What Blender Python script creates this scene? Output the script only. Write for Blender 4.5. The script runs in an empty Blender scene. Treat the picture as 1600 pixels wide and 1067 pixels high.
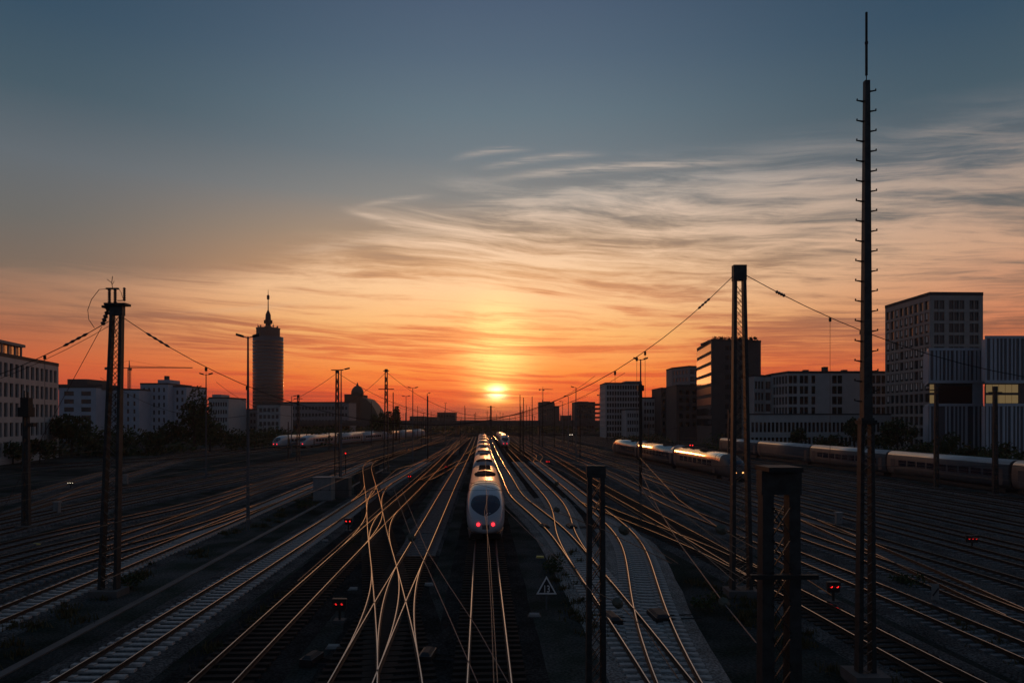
import bpy, bmesh, math, random
from mathutils import Vector, Matrix, noise
random.seed(7)
C = bpy.context.scene.collection
SC = bpy.context.scene
R = math.radians
PI = math.pi

# ------------------------------------------------------------------ camera
H, F, HY = 9.2, 1100.0, 655.0          # eye height, focal length and horizon (in 1600 px wide picture)
cam = bpy.data.objects.new('camera', bpy.data.cameras.new('camera'))
C.objects.link(cam)
cam.location = (0, 0, H)
cam.rotation_euler = (R(90), 0, 0)
cam.data.sensor_width = 36
cam.data.lens = F / 1600 * 36
cam.data.shift_y = (HY - 533.5) / 1600
cam.data.clip_start = 0.2
cam.data.clip_end = 30000
SC.camera = cam

def lin(c):
    return tuple(((v / 255) / 12.92 if v / 255 <= 0.04045 else ((v / 255 + 0.055) / 1.055) ** 2.4) for v in c)

# ------------------------------------------------------------------ sky
SUN_AZ = math.atan2(-24, 1100)          # to the right of +Y
SUN_EL = R(2.2)
W = bpy.data.worlds.new('World'); SC.world = W; W.use_nodes = True
nt = W.node_tree; nt.nodes.clear()
N, L = nt.nodes, nt.links
def node(t, **k):
    n = N.new(t)
    for a, b in k.items(): setattr(n, a, b)
    return n
def sock(v):
    return v
def M(op, a, b=None, c=None, clamp=False):
    n = node('ShaderNodeMath', operation=op); n.use_clamp = clamp
    for i, v in enumerate((a, b, c)):
        if v is None: continue
        if isinstance(v, (int, float)): n.inputs[i].default_value = v
        else: L.new(v, n.inputs[i])
    return n.outputs[0]
def MIX(f, a, b, mode='MIX'):
    n = node('ShaderNodeMix', data_type='RGBA', blend_type=mode)
    for i, v in ((0, f), (6, a), (7, b)):
        if isinstance(v, (int, float)): n.inputs[i].default_value = v
        elif isinstance(v, tuple): n.inputs[i].default_value = (*v, 1)
        else: L.new(v, n.inputs[i])
    return n.outputs[2]
def RAMP(fac, stops, interp='EASE'):
    n = node('ShaderNodeValToRGB'); cr = n.color_ramp; cr.interpolation = interp
    while len(cr.elements) > 1: cr.elements.remove(cr.elements[-1])
    for i, (p, c) in enumerate(stops):
        e = cr.elements[0] if i == 0 else cr.elements.new(p)
        e.position = p; e.color = (*lin(c), 1)
    L.new(fac, n.inputs[0]); return n.outputs[0]
def SMOOTH(v, a, b):
    n = node('ShaderNodeMapRange', interpolation_type='SMOOTHSTEP')
    L.new(v, n.inputs[0]); n.inputs[1].default_value = a; n.inputs[2].default_value = b
    return n.outputs[0]
def XYZ(x, y, z):
    n = node('ShaderNodeCombineXYZ')
    for i, v in enumerate((x, y, z)):
        if isinstance(v, (int, float)): n.inputs[i].default_value = v
        else: L.new(v, n.inputs[i])
    return n.outputs[0]
def NOISE(vec, scale, detail=4, rough=0.5, dist=0.0):
    n = node('ShaderNodeTexNoise'); L.new(vec, n.inputs['Vector'])
    n.inputs['Scale'].default_value = scale; n.inputs['Detail'].default_value = detail
    n.inputs['Roughness'].default_value = rough; n.inputs['Distortion'].default_value = dist
    return n.outputs[0]
tc = node('ShaderNodeTexCoord')
sep = node('ShaderNodeSeparateXYZ'); L.new(tc.outputs['Generated'], sep.inputs[0])
dx, dy, dz = sep.outputs
hyp = M('SQRT', M('ADD', M('MULTIPLY', dx, dx), M('MULTIPLY', dy, dy)))
te = M('DIVIDE', dz, M('MAXIMUM', hyp, 0.001))                   # tangent of elevation
r = M('DIVIDE', te, 0.6, clamp=True)
az = M('SUBTRACT', M('ARCTAN2', dx, dy), SUN_AZ)                 # azimuth from the sun, 0 ahead
aaz = M('ABSOLUTE', az)
sunward = RAMP(r, [(0, (140, 26, 24)), (.015, (196, 38, 26)), (.045, (226, 54, 28)), (.085, (236, 76, 34)), (.135, (240, 104, 50)),
                   (.20, (240, 132, 74)), (.27, (234, 150, 98)), (.35, (216, 160, 112)), (.43, (180, 150, 122)),
                   (.52, (138, 136, 132)), (.62, (112, 123, 130)), (.72, (99, 117, 128)), (.86, (84, 103, 121)), (1, (74, 92, 114))], 'LINEAR')
flank = RAMP(r, [(0, (108, 40, 44)), (.03, (160, 56, 46)), (.07, (204, 80, 52)), (.11, (208, 96, 56)), (.16, (168, 96, 66)),
                 (.22, (142, 102, 80)), (.30, (124, 106, 92)), (.40, (108, 106, 102)), (.52, (98, 106, 112)),
                 (.66, (70, 90, 102)), (.82, (54, 78, 97)), (1, (44, 69, 90))], 'LINEAR')
east = RAMP(r, [(0, (74, 70, 80)), (.2, (86, 82, 90)), (.5, (74, 82, 96)), (1, (54, 72, 92))], 'LINEAR')
col = MIX(SMOOTH(aaz, .02, .62), sunward, flank)
col = MIX(SMOOTH(aaz, .7, 2.0), col, east)
zen = M('DIVIDE', te, 3.0, clamp=True)
col = MIX(SMOOTH(te, .6, 2.5), col, lin((48, 65, 86)))
# cirrus: a sheet of streaks seen in perspective
pz = M('ADD', M('MAXIMUM', dz, 0.0), 0.12)
qx = M('DIVIDE', dx, pz); qy = M('DIVIDE', dy, pz)
qxc = M('SUBTRACT', qx, 0.7)
qy2 = M('ADD', qy, M('MULTIPLY', M('MULTIPLY', qxc, qxc), 0.13))
warp = NOISE(XYZ(M('MULTIPLY', qx, .5), M('MULTIPLY', qy2, .5), 3.1), 1.0, 4)
warp2 = NOISE(XYZ(M('MULTIPLY', qx, .5), M('MULTIPLY', qy2, .5), 13.1), 1.0, 3)
wq = M('ADD', qy2, M('MULTIPLY', M('SUBTRACT', warp, .5), .85))
wx = M('ADD', qx, M('MULTIPLY', M('SUBTRACT', warp2, .5), 1.5))
n1 = NOISE(XYZ(M('MULTIPLY', wx, .85), M('MULTIPLY', wq, 3.3), 0.4), 1.0, 10, .66, .25)
n2 = NOISE(XYZ(M('MULTIPLY', wx, .60), M('MULTIPLY', wq, 1.35), 7.7), 1.0, 8, .62, .35)
n3 = NOISE(XYZ(M('MULTIPLY', wx, 1.7), M('MULTIPLY', wq, 10.5), 1.3), 1.0, 8, .66, .4)
top = M('ADD', M('MULTIPLY', SMOOTH(az, -.50, .12), .32), .30)   # the veil stands lower on the left
cover = M('SUBTRACT', 1.0, SMOOTH(M('SUBTRACT', r, M('ADD', top, M('MULTIPLY', M('SUBTRACT', n2, .5), .25))), -.12, .06))
cover = M('MULTIPLY', cover, M('SUBTRACT', 1.0, SMOOTH(aaz, 1.0, 2.2)))
cover = M('MULTIPLY', cover, M('ADD', .35, M('MULTIPLY', SMOOTH(az, -.66, -.30), .65)))
streak = M('ADD', M('MULTIPLY', n1, .40), M('ADD', M('MULTIPLY', n2, .34), M('MULTIPLY', n3, .26)))
bright = M('MULTIPLY', SMOOTH(streak, .435, .555), cover)
dark = M('MULTIPLY', SMOOTH(M('SUBTRACT', 1.0, streak), .515, .61), cover)
lit = RAMP(r, [(0, (214, 52, 30)), (.05, (248, 92, 34)), (.11, (255, 142, 58)), (.2, (255, 190, 112)), (.3, (255, 208, 156)),
               (.42, (244, 208, 176)), (.55, (204, 190, 178)), (.7, (138, 140, 146)), (1, (96, 108, 122))], 'LINEAR')
litf = RAMP(r, [(0, (156, 50, 42)), (.07, (208, 76, 46)), (.14, (212, 104, 64)), (.24, (214, 142, 104)), (.34, (212, 164, 132)),
                (.46, (186, 160, 142)), (.6, (128, 127, 128)), (1, (88, 101, 116))], 'LINEAR')
litc = MIX(SMOOTH(aaz, .06, .70), lit, litf)
shd = RAMP(r, [(0, (120, 28, 28)), (.05, (186, 56, 34)), (.12, (206, 92, 50)), (.22, (186, 112, 76)), (.34, (150, 118, 98)),
               (.5, (104, 108, 112)), (1, (56, 74, 96))], 'LINEAR')
shf = RAMP(r, [(0, (84, 40, 44)), (.08, (140, 64, 52)), (.16, (128, 78, 66)), (.28, (112, 90, 82)), (.42, (92, 92, 94)), (1, (54, 72, 90))], 'LINEAR')
shc = MIX(SMOOTH(aaz, .05, .6), shd, shf)
col = MIX(M('MULTIPLY', bright, .90), col, litc)
col = MIX(M('MULTIPLY', dark, .55), col, shc)
# single wisps, each a thin curved line of ice cloud in the western sky
uu = M('DIVIDE', dx, M('MAXIMUM', dy, .05)); vv = M('DIVIDE', dz, M('MAXIMUM', dy, .05))
ahead = SMOOTH(dy, .3, .5)
fine = NOISE(XYZ(M('MULTIPLY', uu, 9.0), M('MULTIPLY', M('ADD', vv, M('MULTIPLY', M('SUBTRACT', warp, .5), .05)), 150.0), 4.4), 1.0, 6, .65, .8)
for (pa, pb, pc, th, k) in (((715, 246), (770, 236), (822, 233), 5, .6), ((755, 262), (850, 247), (940, 240), 5, .75), ((740, 284), (900, 266), (1215, 252), 6.5, .85),
                            ((600, 350), (900, 302), (1340, 306), 10, .5), ((545, 329), (580, 338), (628, 350), 5, .7), ((1370, 270), (1450, 284), (1545, 310), 4, .5),
                            ((420, 402), (560, 378), (760, 352), 8, .4), ((560, 322), (620, 312), (672, 307), 4, .4), ((230, 492), (330, 486), (520, 470), 5, .4),
                            ((1400, 214), (1500, 206), (1600, 214), 12, .3), ((1180, 330), (1330, 318), (1600, 350), 14, .4)):
    ua, ub, uc = [(p[0] - 800) / F for p in (pa, pb, pc)]; va, vb, vc = [(HY - p[1]) / F for p in (pa, pb, pc)]
    c2 = ((vc - va) / (uc - ua) - (vb - va) / (ub - ua)) / (uc - ub); c1 = (vb - va) / (ub - ua) - c2 * (ua + ub); c0 = va - c1 * ua - c2 * ua * ua
    ln = M('ADD', M('MULTIPLY', uu, M('ADD', M('MULTIPLY', uu, c2), c1)), c0)
    e = M('DIVIDE', M('SUBTRACT', M('ADD', vv, M('MULTIPLY', M('SUBTRACT', warp2, .5), .012)), ln), th / F)
    g_ = M('EXPONENT', M('MULTIPLY', M('MULTIPLY', e, e), -1.0)); w_ = (uc - ua)
    g_ = M('MULTIPLY', g_, M('MULTIPLY', SMOOTH(uu, ua - .02, ua + w_ * .4), M('SUBTRACT', 1.0, SMOOTH(uu, uc - w_ * .4, uc + .02))))
    g_ = M('MULTIPLY', M('MULTIPLY', g_, ahead), M('MULTIPLY', SMOOTH(fine, .30, .62), k * 1.1))
    col = MIX(g_, col, MIX(.35, litc, (.48, .38, .30)))
# the sun and its glow behind the veil
del_ = M('SUBTRACT', te, math.tan(SUN_EL))
def GLOW(sa, se, oe=0.0):
    a = M('DIVIDE', az, sa); b = M('DIVIDE', M('SUBTRACT', del_, oe), se)
    return M('EXPONENT', M('MULTIPLY', M('ADD', M('MULTIPLY', a, a), M('MULTIPLY', b, b)), -1.0))
bars = M('ADD', .35, M('MULTIPLY', SMOOTH(streak, .42, .58), .65))
def ADDC(base, g, c, k):
    v = node('ShaderNodeVectorMath', operation='SCALE')
    v.inputs[0].default_value = tuple(x * k for x in c); L.new(g, v.inputs['Scale'])
    return MIX(1.0, base, v.outputs[0], 'ADD')
col = ADDC(col, M('MULTIPLY', GLOW(.26, .13, .10), bars), (1, .40, .09), .07)
col = ADDC(col, M('MULTIPLY', GLOW(.046, .058, .055), bars), (1, .72, .22), .82)
col = ADDC(col, M('MULTIPLY', GLOW(.030, .018, -.001), bars), (1, .60, .08), 1.1)
slit = M('ADD', .16, M('MULTIPLY', SMOOTH(M('ABSOLUTE', M('SUBTRACT', del_, M('MULTIPLY', M('SUBTRACT', n3, .5), .01))), .0005, .0045), .84))
col = ADDC(col, M('MULTIPLY', slit, GLOW(.0120, .0085)), (1, .82, .38), 3.4)
below = SMOOTH(te, -.04, 0.0)
col = MIX(below, lin((40, 28, 28)), col)
sky = node('ShaderNodeTexSky', sky_type='NISHITA'); sky.sun_disc = False
sky.sun_elevation = SUN_EL; sky.sun_rotation = SUN_AZ
sky.altitude = 500; sky.dust_density = 3; sky.ozone_density = 2
bgN = node('ShaderNodeBackground'); L.new(sky.outputs[0], bgN.inputs[0]); bgN.inputs[1].default_value = .004
bgC = node('ShaderNodeBackground'); L.new(col, bgC.inputs[0]); bgC.inputs[1].default_value = 1.0
add = node('ShaderNodeAddShader'); L.new(bgN.outputs[0], add.inputs[0]); L.new(bgC.outputs[0], add.inputs[1])
wo = node('ShaderNodeOutputWorld'); L.new(add.outputs[0], wo.inputs[0])
W.cycles.sampling_method = 'MANUAL'; W.cycles.sample_map_resolution = 1024

sun = bpy.data.objects.new('sun', bpy.data.lights.new('sun', 'SUN')); C.objects.link(sun)
sun.data.energy = .22; sun.data.angle = R(2.0); sun.data.color = (1, .36, .12)
sd = Vector((math.sin(SUN_AZ) * math.cos(SUN_EL), math.cos(SUN_AZ) * math.cos(SUN_EL), math.sin(SUN_EL)))
sun.rotation_euler = sd.to_track_quat('Z', 'Y').to_euler()
SC.view_settings.view_transform = 'Standard'; SC.view_settings.look = 'None'
SC.view_settings.exposure = 0; SC.view_settings.gamma = 1; SC.view_settings.use_curve_mapping = False
SC.render.engine = 'CYCLES'
SC.cycles.use_denoising = True
SC.cycles.max_bounces = 6; SC.cycles.volume_bounces = 0
SC.cycles.sample_clamp_indirect = 3.0

# ------------------------------------------------------------------ materials
MATS = {}
def mat(name, c, rough=.8, metal=0, spec=.5, emit=None, es=1.0, var=0, scale=3, bump=0, bscale=20, dark=None, stretch=None, coat=0):
    m = bpy.data.materials.new(name); m.use_nodes = True; MATS[name] = m
    t = m.node_tree; b = t.nodes['Principled BSDF']
    b.inputs['Base Color'].default_value = (*c, 1); b.inputs['Roughness'].default_value = rough
    b.inputs['Metallic'].default_value = metal; b.inputs['Specular IOR Level'].default_value = spec
    b.inputs['Coat Weight'].default_value = coat; b.inputs['Coat Roughness'].default_value = .08
    if emit: b.inputs['Emission Color'].default_value = (*emit, 1); b.inputs['Emission Strength'].default_value = es
    tcn = t.nodes.new('ShaderNodeTexCoord'); src = tcn.outputs['Object']
    if stretch:
        mp = t.nodes.new('ShaderNodeMapping'); mp.inputs['Scale'].default_value = stretch
        t.links.new(src, mp.inputs[0]); src = mp.outputs[0]
    if var:
        n = t.nodes.new('ShaderNodeTexNoise'); n.inputs['Scale'].default_value = scale; n.inputs['Detail'].default_value = 6
        n.inputs['Roughness'].default_value = .65
        t.links.new(src, n.inputs['Vector'])
        rp = t.nodes.new('ShaderNodeValToRGB')
        rp.color_ramp.elements[0].position = .3; rp.color_ramp.elements[1].position = .7
        lo = dark or tuple(v * (1 - var) for v in c); hi = tuple(min(1, v * (1 + var)) for v in c)
        rp.color_ramp.elements[0].color = (*lo, 1); rp.color_ramp.elements[1].color = (*hi, 1)
        t.links.new(n.outputs[0], rp.inputs[0]); t.links.new(rp.outputs[0], b.inputs['Base Color'])
    if bump:
        n = t.nodes.new('ShaderNodeTexNoise'); n.inputs['Scale'].default_value = bscale; n.inputs['Detail'].default_value = 5
        t.links.new(src, n.inputs['Vector'])
        bp = t.nodes.new('ShaderNodeBump'); bp.inputs['Strength'].default_value = bump; bp.inputs['Distance'].default_value = .05
        t.links.new(n.outputs[0], bp.inputs['Height']); t.links.new(bp.outputs[0], b.inputs['Normal'])
    return m
def ground_mat(name, cols, scales, rough=1.0, bump=.8, spec=.0):
    """coarse patches, stones and weeds in one soil material"""
    m = bpy.data.materials.new(name); m.use_nodes = True; t = m.node_tree; b = t.nodes['Principled BSDF']
    b.inputs['Roughness'].default_value = rough; b.inputs['Specular IOR Level'].default_value = spec
    tcn = t.nodes.new('ShaderNodeTexCoord'); prev = None
    for i, (c0, c1) in enumerate(cols):
        n = t.nodes.new('ShaderNodeTexNoise'); n.inputs['Scale'].default_value = scales[i]; n.inputs['Detail'].default_value = 5
        t.links.new(tcn.outputs['Object'], n.inputs['Vector'])
        rp = t.nodes.new('ShaderNodeValToRGB'); rp.color_ramp.elements[0].position = .40; rp.color_ramp.elements[1].position = .62
        rp.color_ramp.elements[0].color = (*c0, 1); rp.color_ramp.elements[1].color = (*c1, 1)
        t.links.new(n.outputs[0], rp.inputs[0])
        if prev is None: prev = rp.outputs[0]
        else:
            mx = t.nodes.new('ShaderNodeMix'); mx.data_type = 'RGBA'; mx.blend_type = 'MULTIPLY'; mx.inputs[0].default_value = 1
            t.links.new(prev, mx.inputs[6]); t.links.new(rp.outputs[0], mx.inputs[7]); prev = mx.outputs[2]
    t.links.new(prev, b.inputs['Base Color'])
    v = t.nodes.new('ShaderNodeTexVoronoi'); v.inputs['Scale'].default_value = 14
    t.links.new(tcn.outputs['Object'], v.inputs['Vector'])
    bp = t.nodes.new('ShaderNodeBump'); bp.inputs['Strength'].default_value = bump; bp.inputs['Distance'].default_value = .05
    t.links.new(v.outputs[0], bp.inputs['Height']); t.links.new(bp.outputs[0], b.inputs['Normal'])
    MATS[name] = m; return m
ground_mat('soil', [((.066, .068, .064), (.140, .136, .130)), ((.50, .60, .50), (1, 1, 1)), ((.5, .5, .5), (1, 1, 1))], [.06, .35, 9])
ground_mat('ballast', [((.105, .100, .096), (.180, .172, .165)), ((.35, .34, .33), (1, 1, 1))], [.5, 11])
ground_mat('pale_ballast', [((.30, .27, .245), (.42, .385, .355)), ((.40, .38, .36), (1, 1, 1))], [.5, 11])
ground_mat('oily_ballast', [((.036, .035, .034), (.064, .061, .058)), ((.4, .4, .4), (1, 1, 1))], [.5, 11])
mat('rail_rust', (.030, .018, .012), .75, .2, var=.4, scale=12)
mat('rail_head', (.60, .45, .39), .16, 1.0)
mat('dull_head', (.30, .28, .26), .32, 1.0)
mat('concrete_sleeper', (.42, .39, .36), .95, spec=.1, var=.35, scale=5, bump=.3)
mat('grey_sleeper', (.17, .17, .17), .95, spec=.1, var=.4, scale=5)
mat('wood_sleeper', (.034, .031, .028), .95, spec=.1, var=.5, scale=8, stretch=(1, 12, 12))
mat('steel', (.045, .050, .050), .55, .5, var=.4, scale=4, bump=.1)
mat('dark_steel', (.020, .022, .022), .6, .4, var=.4, scale=5)
mat('galvanised', (.10, .11, .115), .65, .2, var=.25, scale=6)
mat('cable', (.035, .030, .026), .5, .6)
mat('copper_wire', (.12, .10, .08), .5, .3)
mat('porcelain', (.07, .035, .022), .25, 0, coat=.6)
mat('grey_insulator', (.085, .088, .06), .5, 0)
mat('concrete', (.24, .235, .225), .85, var=.3, scale=1.2, bump=.2)
mat('dark_concrete', (.09, .088, .085), .85, var=.35, scale=.6)
mat('white_paint', (.46, .47, .50), .32, 0, coat=.5, var=.06, scale=.8)
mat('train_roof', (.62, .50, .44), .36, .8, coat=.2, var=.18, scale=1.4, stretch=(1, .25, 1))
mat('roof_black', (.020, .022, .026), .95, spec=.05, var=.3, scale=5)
mat('glow_tinted_roof', (.88, .76, .66), .20, 1.0, var=.1, scale=1.2)  # warm tint puts the sunset glow into the roof colour
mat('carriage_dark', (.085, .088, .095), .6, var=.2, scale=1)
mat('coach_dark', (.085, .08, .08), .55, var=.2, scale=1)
mat('train_glass', (.030, .026, .042), .12, 0, coat=.5)
mat('skirt', (.075, .078, .082), .5, var=.3, scale=2)
mat('red_stripe', (.45, .02, .02), .3)
mat('underframe', (.02, .02, .02), .7)
mat('red_lamp', (.4, .01, .01), .3, emit=(1, .02, .03), es=3.5)
mat('signal_red', (.4, .01, .01), .3, emit=(1, .02, .02), es=2.0)
mat('red_lamp_dim', (.3, .01, .01), .3, emit=(1, .02, .02), es=.8)
mat('white_lamp', (.8, .8, .75), .3, emit=(1, .86, .62), es=2.2)
mat('orange_lamp', (.8, .5, .3), .3, emit=(1, .42, .12), es=3)
mat('lamp_lens', (.28, .29, .30), .2)
mat('glass', (.030, .034, .040), .10, 0, coat=.4)
mat('dark_glass', (.014, .016, .018), .07, 0, coat=.4)
mat('dim_glass', (.09, .10, .115), .3, 0)
mat('mirror_glass', (.34, .26, .22), .38, .95)
mat('lit_glass', (.2, .15, .07), .25, emit=(1, .66, .28), es=.13)
mat('lit_window', (.3, .3, .25), .4, emit=(1, .86, .6), es=.35)
mat('blind', (.80, .77, .70), .8)
mat('frame_metal', (.05, .052, .056), .5, .3)
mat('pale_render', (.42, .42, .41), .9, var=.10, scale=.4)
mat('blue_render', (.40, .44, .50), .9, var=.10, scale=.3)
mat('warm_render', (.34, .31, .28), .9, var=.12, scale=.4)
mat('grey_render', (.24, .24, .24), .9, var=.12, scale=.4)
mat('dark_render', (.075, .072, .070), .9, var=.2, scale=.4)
mat('brick_dark', (.10, .06, .045), .9, var=.25, scale=.5)
mat('tower_skin', (.095, .10, .105), .35, .2, var=.15, scale=.3)
mat('white_fin', (.44, .48, .53), .6, var=.06, scale=.6)
mat('roof_felt', (.05, .05, .052), .9)
mat('copper_roof', (.06, .07, .06), .7)
mat('bark', (.035, .028, .022), .9, var=.4, scale=6)
def leafmat(name, a, b):
    m = mat(name, a, .75, spec=.2); t = m.node_tree; bs = t.nodes['Principled BSDF']
    g = t.nodes.new('ShaderNodeNewGeometry'); rp = t.nodes.new('ShaderNodeValToRGB')
    rp.color_ramp.elements[0].color = (*a, 1); rp.color_ramp.elements[1].color = (*b, 1)
    t.links.new(g.outputs['Random Per Island'], rp.inputs[0]); t.links.new(rp.outputs[0], bs.inputs['Base Color'])
leafmat('leaves', (.022, .034, .012), (.060, .085, .030))
leafmat('dry_leaves', (.050, .045, .018), (.10, .085, .035))
mat('sign_white', (.78, .78, .76), .5)
mat('sign_black', (.015, .015, .016), .5)
mat('cabinet_grey', (.20, .205, .20), .6, var=.15, scale=2)
mat('yellow_paint', (.55, .42, .06), .5)
mat('crane_paint', (.10, .07, .04), .6)

# ------------------------------------------------------------------ mesh helpers
class MB:
    def __init__(s): s.v = []; s.f = []; s.m = []
    def quad(s, pts, mi=0):
        i = len(s.v); s.v += [tuple(p) for p in pts]; s.f.append(tuple(range(i, i + len(pts)))); s.m.append(mi)
    def hexa(s, b, t, mi=0):
        """b and t: four points each, counter-clockwise seen from above"""
        i = len(s.v); s.v += [tuple(p) for p in b] + [tuple(p) for p in t]
        for f in ((3, 2, 1, 0), (4, 5, 6, 7), (0, 1, 5, 4), (1, 2, 6, 5), (2, 3, 7, 6), (3, 0, 4, 7)):
            s.f.append(tuple(i + k for k in f)); s.m.append(mi)
    def box(s, x0, x1, y0, y1, z0, z1, mi=0):
        s.hexa([(x0, y0, z0), (x1, y0, z0), (x1, y1, z0), (x0, y1, z0)], [(x0, y0, z1), (x1, y0, z1), (x1, y1, z1), (x0, y1, z1)], mi)
    def bar(s, p, q, w, h=None, mi=0, w2=None, h2=None):
        p, q = Vector(p), Vector(q); h = h or w; w2 = w2 or w; h2 = h2 or h
        d = (q - p).normalized(); up = Vector((0, 0, 1)) if abs(d.z) < .95 else Vector((0, 1, 0))
        a = d.cross(up).normalized(); b = a.cross(d).normalized()
        s.hexa([p - a * w / 2 - b * h / 2, p + a * w / 2 - b * h / 2, p + a * w / 2 + b * h / 2, p - a * w / 2 + b * h / 2],
               [q - a * w2 / 2 - b * h2 / 2, q + a * w2 / 2 - b * h2 / 2, q + a * w2 / 2 + b * h2 / 2, q - a * w2 / 2 + b * h2 / 2], mi)
    def tube(s, pts, r, n=6, mi=0, caps=True):
        pts = [Vector(p) for p in pts]; rs = r if isinstance(r, (list, tuple)) else [r] * len(pts)
        base = len(s.v); prev = None
        for i, p in enumerate(pts):
            d = (pts[min(i + 1, len(pts) - 1)] - pts[max(i - 1, 0)]).normalized()
            up = Vector((0, 0, 1)) if abs(d.z) < .95 else Vector((0, 1, 0))
            a = d.cross(up).normalized(); b = a.cross(d).normalized()
            for k in range(n):
                t = 2 * PI * k / n; s.v.append(tuple(p + (a * math.cos(t) + b * math.sin(t)) * rs[i]))
        for i in range(len(pts) - 1):
            for k in range(n):
                s.f.append((base + i * n + k, base + i * n + (k + 1) % n, base + (i + 1) * n + (k + 1) % n, base + (i + 1) * n + k)); s.m.append(mi)
        if caps:
            s.f.append(tuple(base + k for k in range(n))[::-1]); s.m.append(mi)
            s.f.append(tuple(base + (len(pts) - 1) * n + k for k in range(n))); s.m.append(mi)
    def lathe(s, prof, n=12, c=(0, 0), mi=0):
        base = len(s.v)
        for rr, z in prof:
            for k in range(n):
                t = 2 * PI * k / n; s.v.append((c[0] + rr * math.cos(t), c[1] + rr * math.sin(t), z))
        for i in range(len(prof) - 1):
            for k in range(n):
                s.f.append((base + i * n + k, base + i * n + (k + 1) % n, base + (i + 1) * n + (k + 1) % n, base + (i + 1) * n + k)); s.m.append(mi)
        s.f.append(tuple(base + k for k in range(n))[::-1]); s.m.append(mi)
        s.f.append(tuple(base + (len(prof) - 1) * n + k for k in range(n))); s.m.append(mi)
    def mesh(s, name, mats, origin=(0, 0, 0), smooth=False):
        me = bpy.data.meshes.new(name); o = Vector(origin)
        me.from_pydata([tuple(Vector(v) - o) for v in s.v], [], s.f)
        for m in (mats if isinstance(mats, (list, tuple)) else [mats]): me.materials.append(MATS[m])
        me.polygons.foreach_set('material_index', s.m)
        if smooth: me.polygons.foreach_set('use_smooth', [True] * len(s.f))
        me.update(); return me
def worldloc(o):
    v = Vector((0, 0, 0))
    while o: v += o.location; o = o.parent
    return v
def link(me, name, parent=None, loc=(0, 0, 0), rz=0):
    o = bpy.data.objects.new(name, me); C.objects.link(o); o.parent = parent; o.location = loc; o.rotation_euler.z = rz; return o
def part(name, mb, mats, parent, smooth=False):
    """mb is in world coordinates (while its parents are unrotated)"""
    return link(mb.mesh(name, mats, worldloc(parent), smooth), name, parent)
def tag(o, label=None, cat=None, group=None, kind=None):
    if label: o['label'] = label
    if cat: o['category'] = cat
    if group: o['group'] = group
    if kind: o['kind'] = kind
    return o
def thing(name, label, cat, loc=(0, 0, 0), group=None):
    o = bpy.data.objects.new(name, None); C.objects.link(o); o.location = loc; o.empty_display_size = .5
    return tag(o, label, cat, group)
def solo(name, mb, mats, label, cat, origin, group=None, smooth=False):
    o = link(mb.mesh(name, mats, origin, smooth), name, None, origin); return tag(o, label, cat, group)
def struct(name, mb, mats, origin=(0, 0, 0), smooth=False):
    o = link(mb.mesh(name, mats, origin, smooth), name, None, origin); o['kind'] = 'structure'; return o
def copy_tree(o, parent=None):
    c = o.copy(); C.objects.link(c); c.parent = parent
    for ch in list(o.children): copy_tree(ch, c)
    return c
def G(px, py):
    Y = H * F / (py - HY); return Vector(((px - 800) / F * Y, Y, 0))
def P(px, py, Y):
    return Vector(((px - 800) / F * Y, Y, H - (py - HY) / F * Y))

# ------------------------------------------------------------------ ground
g = MB(); g.quad([(-3500, -200, 0), (3500, -200, 0), (3500, 6000, 0), (-3500, 6000, 0)])
struct('ground', g, 'soil')

# ------------------------------------------------------------------ railway tracks
def spline(pts, step=1.5):
    out = []
    p = [pts[0] * 2 - pts[1]] + pts + [pts[-1] * 2 - pts[-2]]
    for i in range(1, len(p) - 2):
        n = max(2, int((p[i + 1] - p[i]).length / step))
        for k in range(n):
            t = k / n
            a, b, c, d = p[i - 1], p[i], p[i + 1], p[i + 2]
            # centripetal-like: scale tangents by segment length
            L0 = (c - b).length
            m1 = (c - a) / max((c - b).length + (b - a).length, .01) * L0
            m2 = (d - b) / max((d - c).length + (c - b).length, .01) * L0
            out.append(b * (2 * t**3 - 3 * t**2 + 1) + m1 * (t**3 - 2 * t**2 + t) + c * (-2 * t**3 + 3 * t**2) + m2 * (t**3 - t**2))
    out.append(pts[-1])
    for _ in range(14):
        q = out[:]
        for i in range(1, len(out) - 1): q[i] = out[i] * .5 + (out[i - 1] + out[i + 1]) * .25
        out = q
    return out
RAILPROF = [(-.07, 0), (-.07, .02), (-.012, .045), (-.012, .12), (-.036, .135), (-.036, .160), (-.019, .172), (.019, .172), (.036, .160), (.036, .135), (.012, .12), (.012, .045), (.07, .02), (.07, 0)]
def rail_mesh(mb, pts, off, z):
    base = len(mb.v); n = len(RAILPROF)
    for i, p in enumerate(pts):
        d = pts[min(i + 1, len(pts) - 1)] - pts[max(i - 1, 0)]; d.z = 0; d.normalize()
        a = Vector((d.y, -d.x, 0))
        for (u, w) in RAILPROF: mb.v.append(tuple(p + a * (off + u) + Vector((0, 0, z + w))))
    for i in range(len(pts) - 1):
        for k in range(n - 1):
            mb.f.append((base + i * n + k, base + i * n + k + 1, base + (i + 1) * n + k + 1, base + (i + 1) * n + k))
            mb.m.append(1 if k == 6 else 0)
    mb.f.append(tuple(base + k for k in range(n))); mb.m.append(0)
SLEEP = {}
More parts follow.
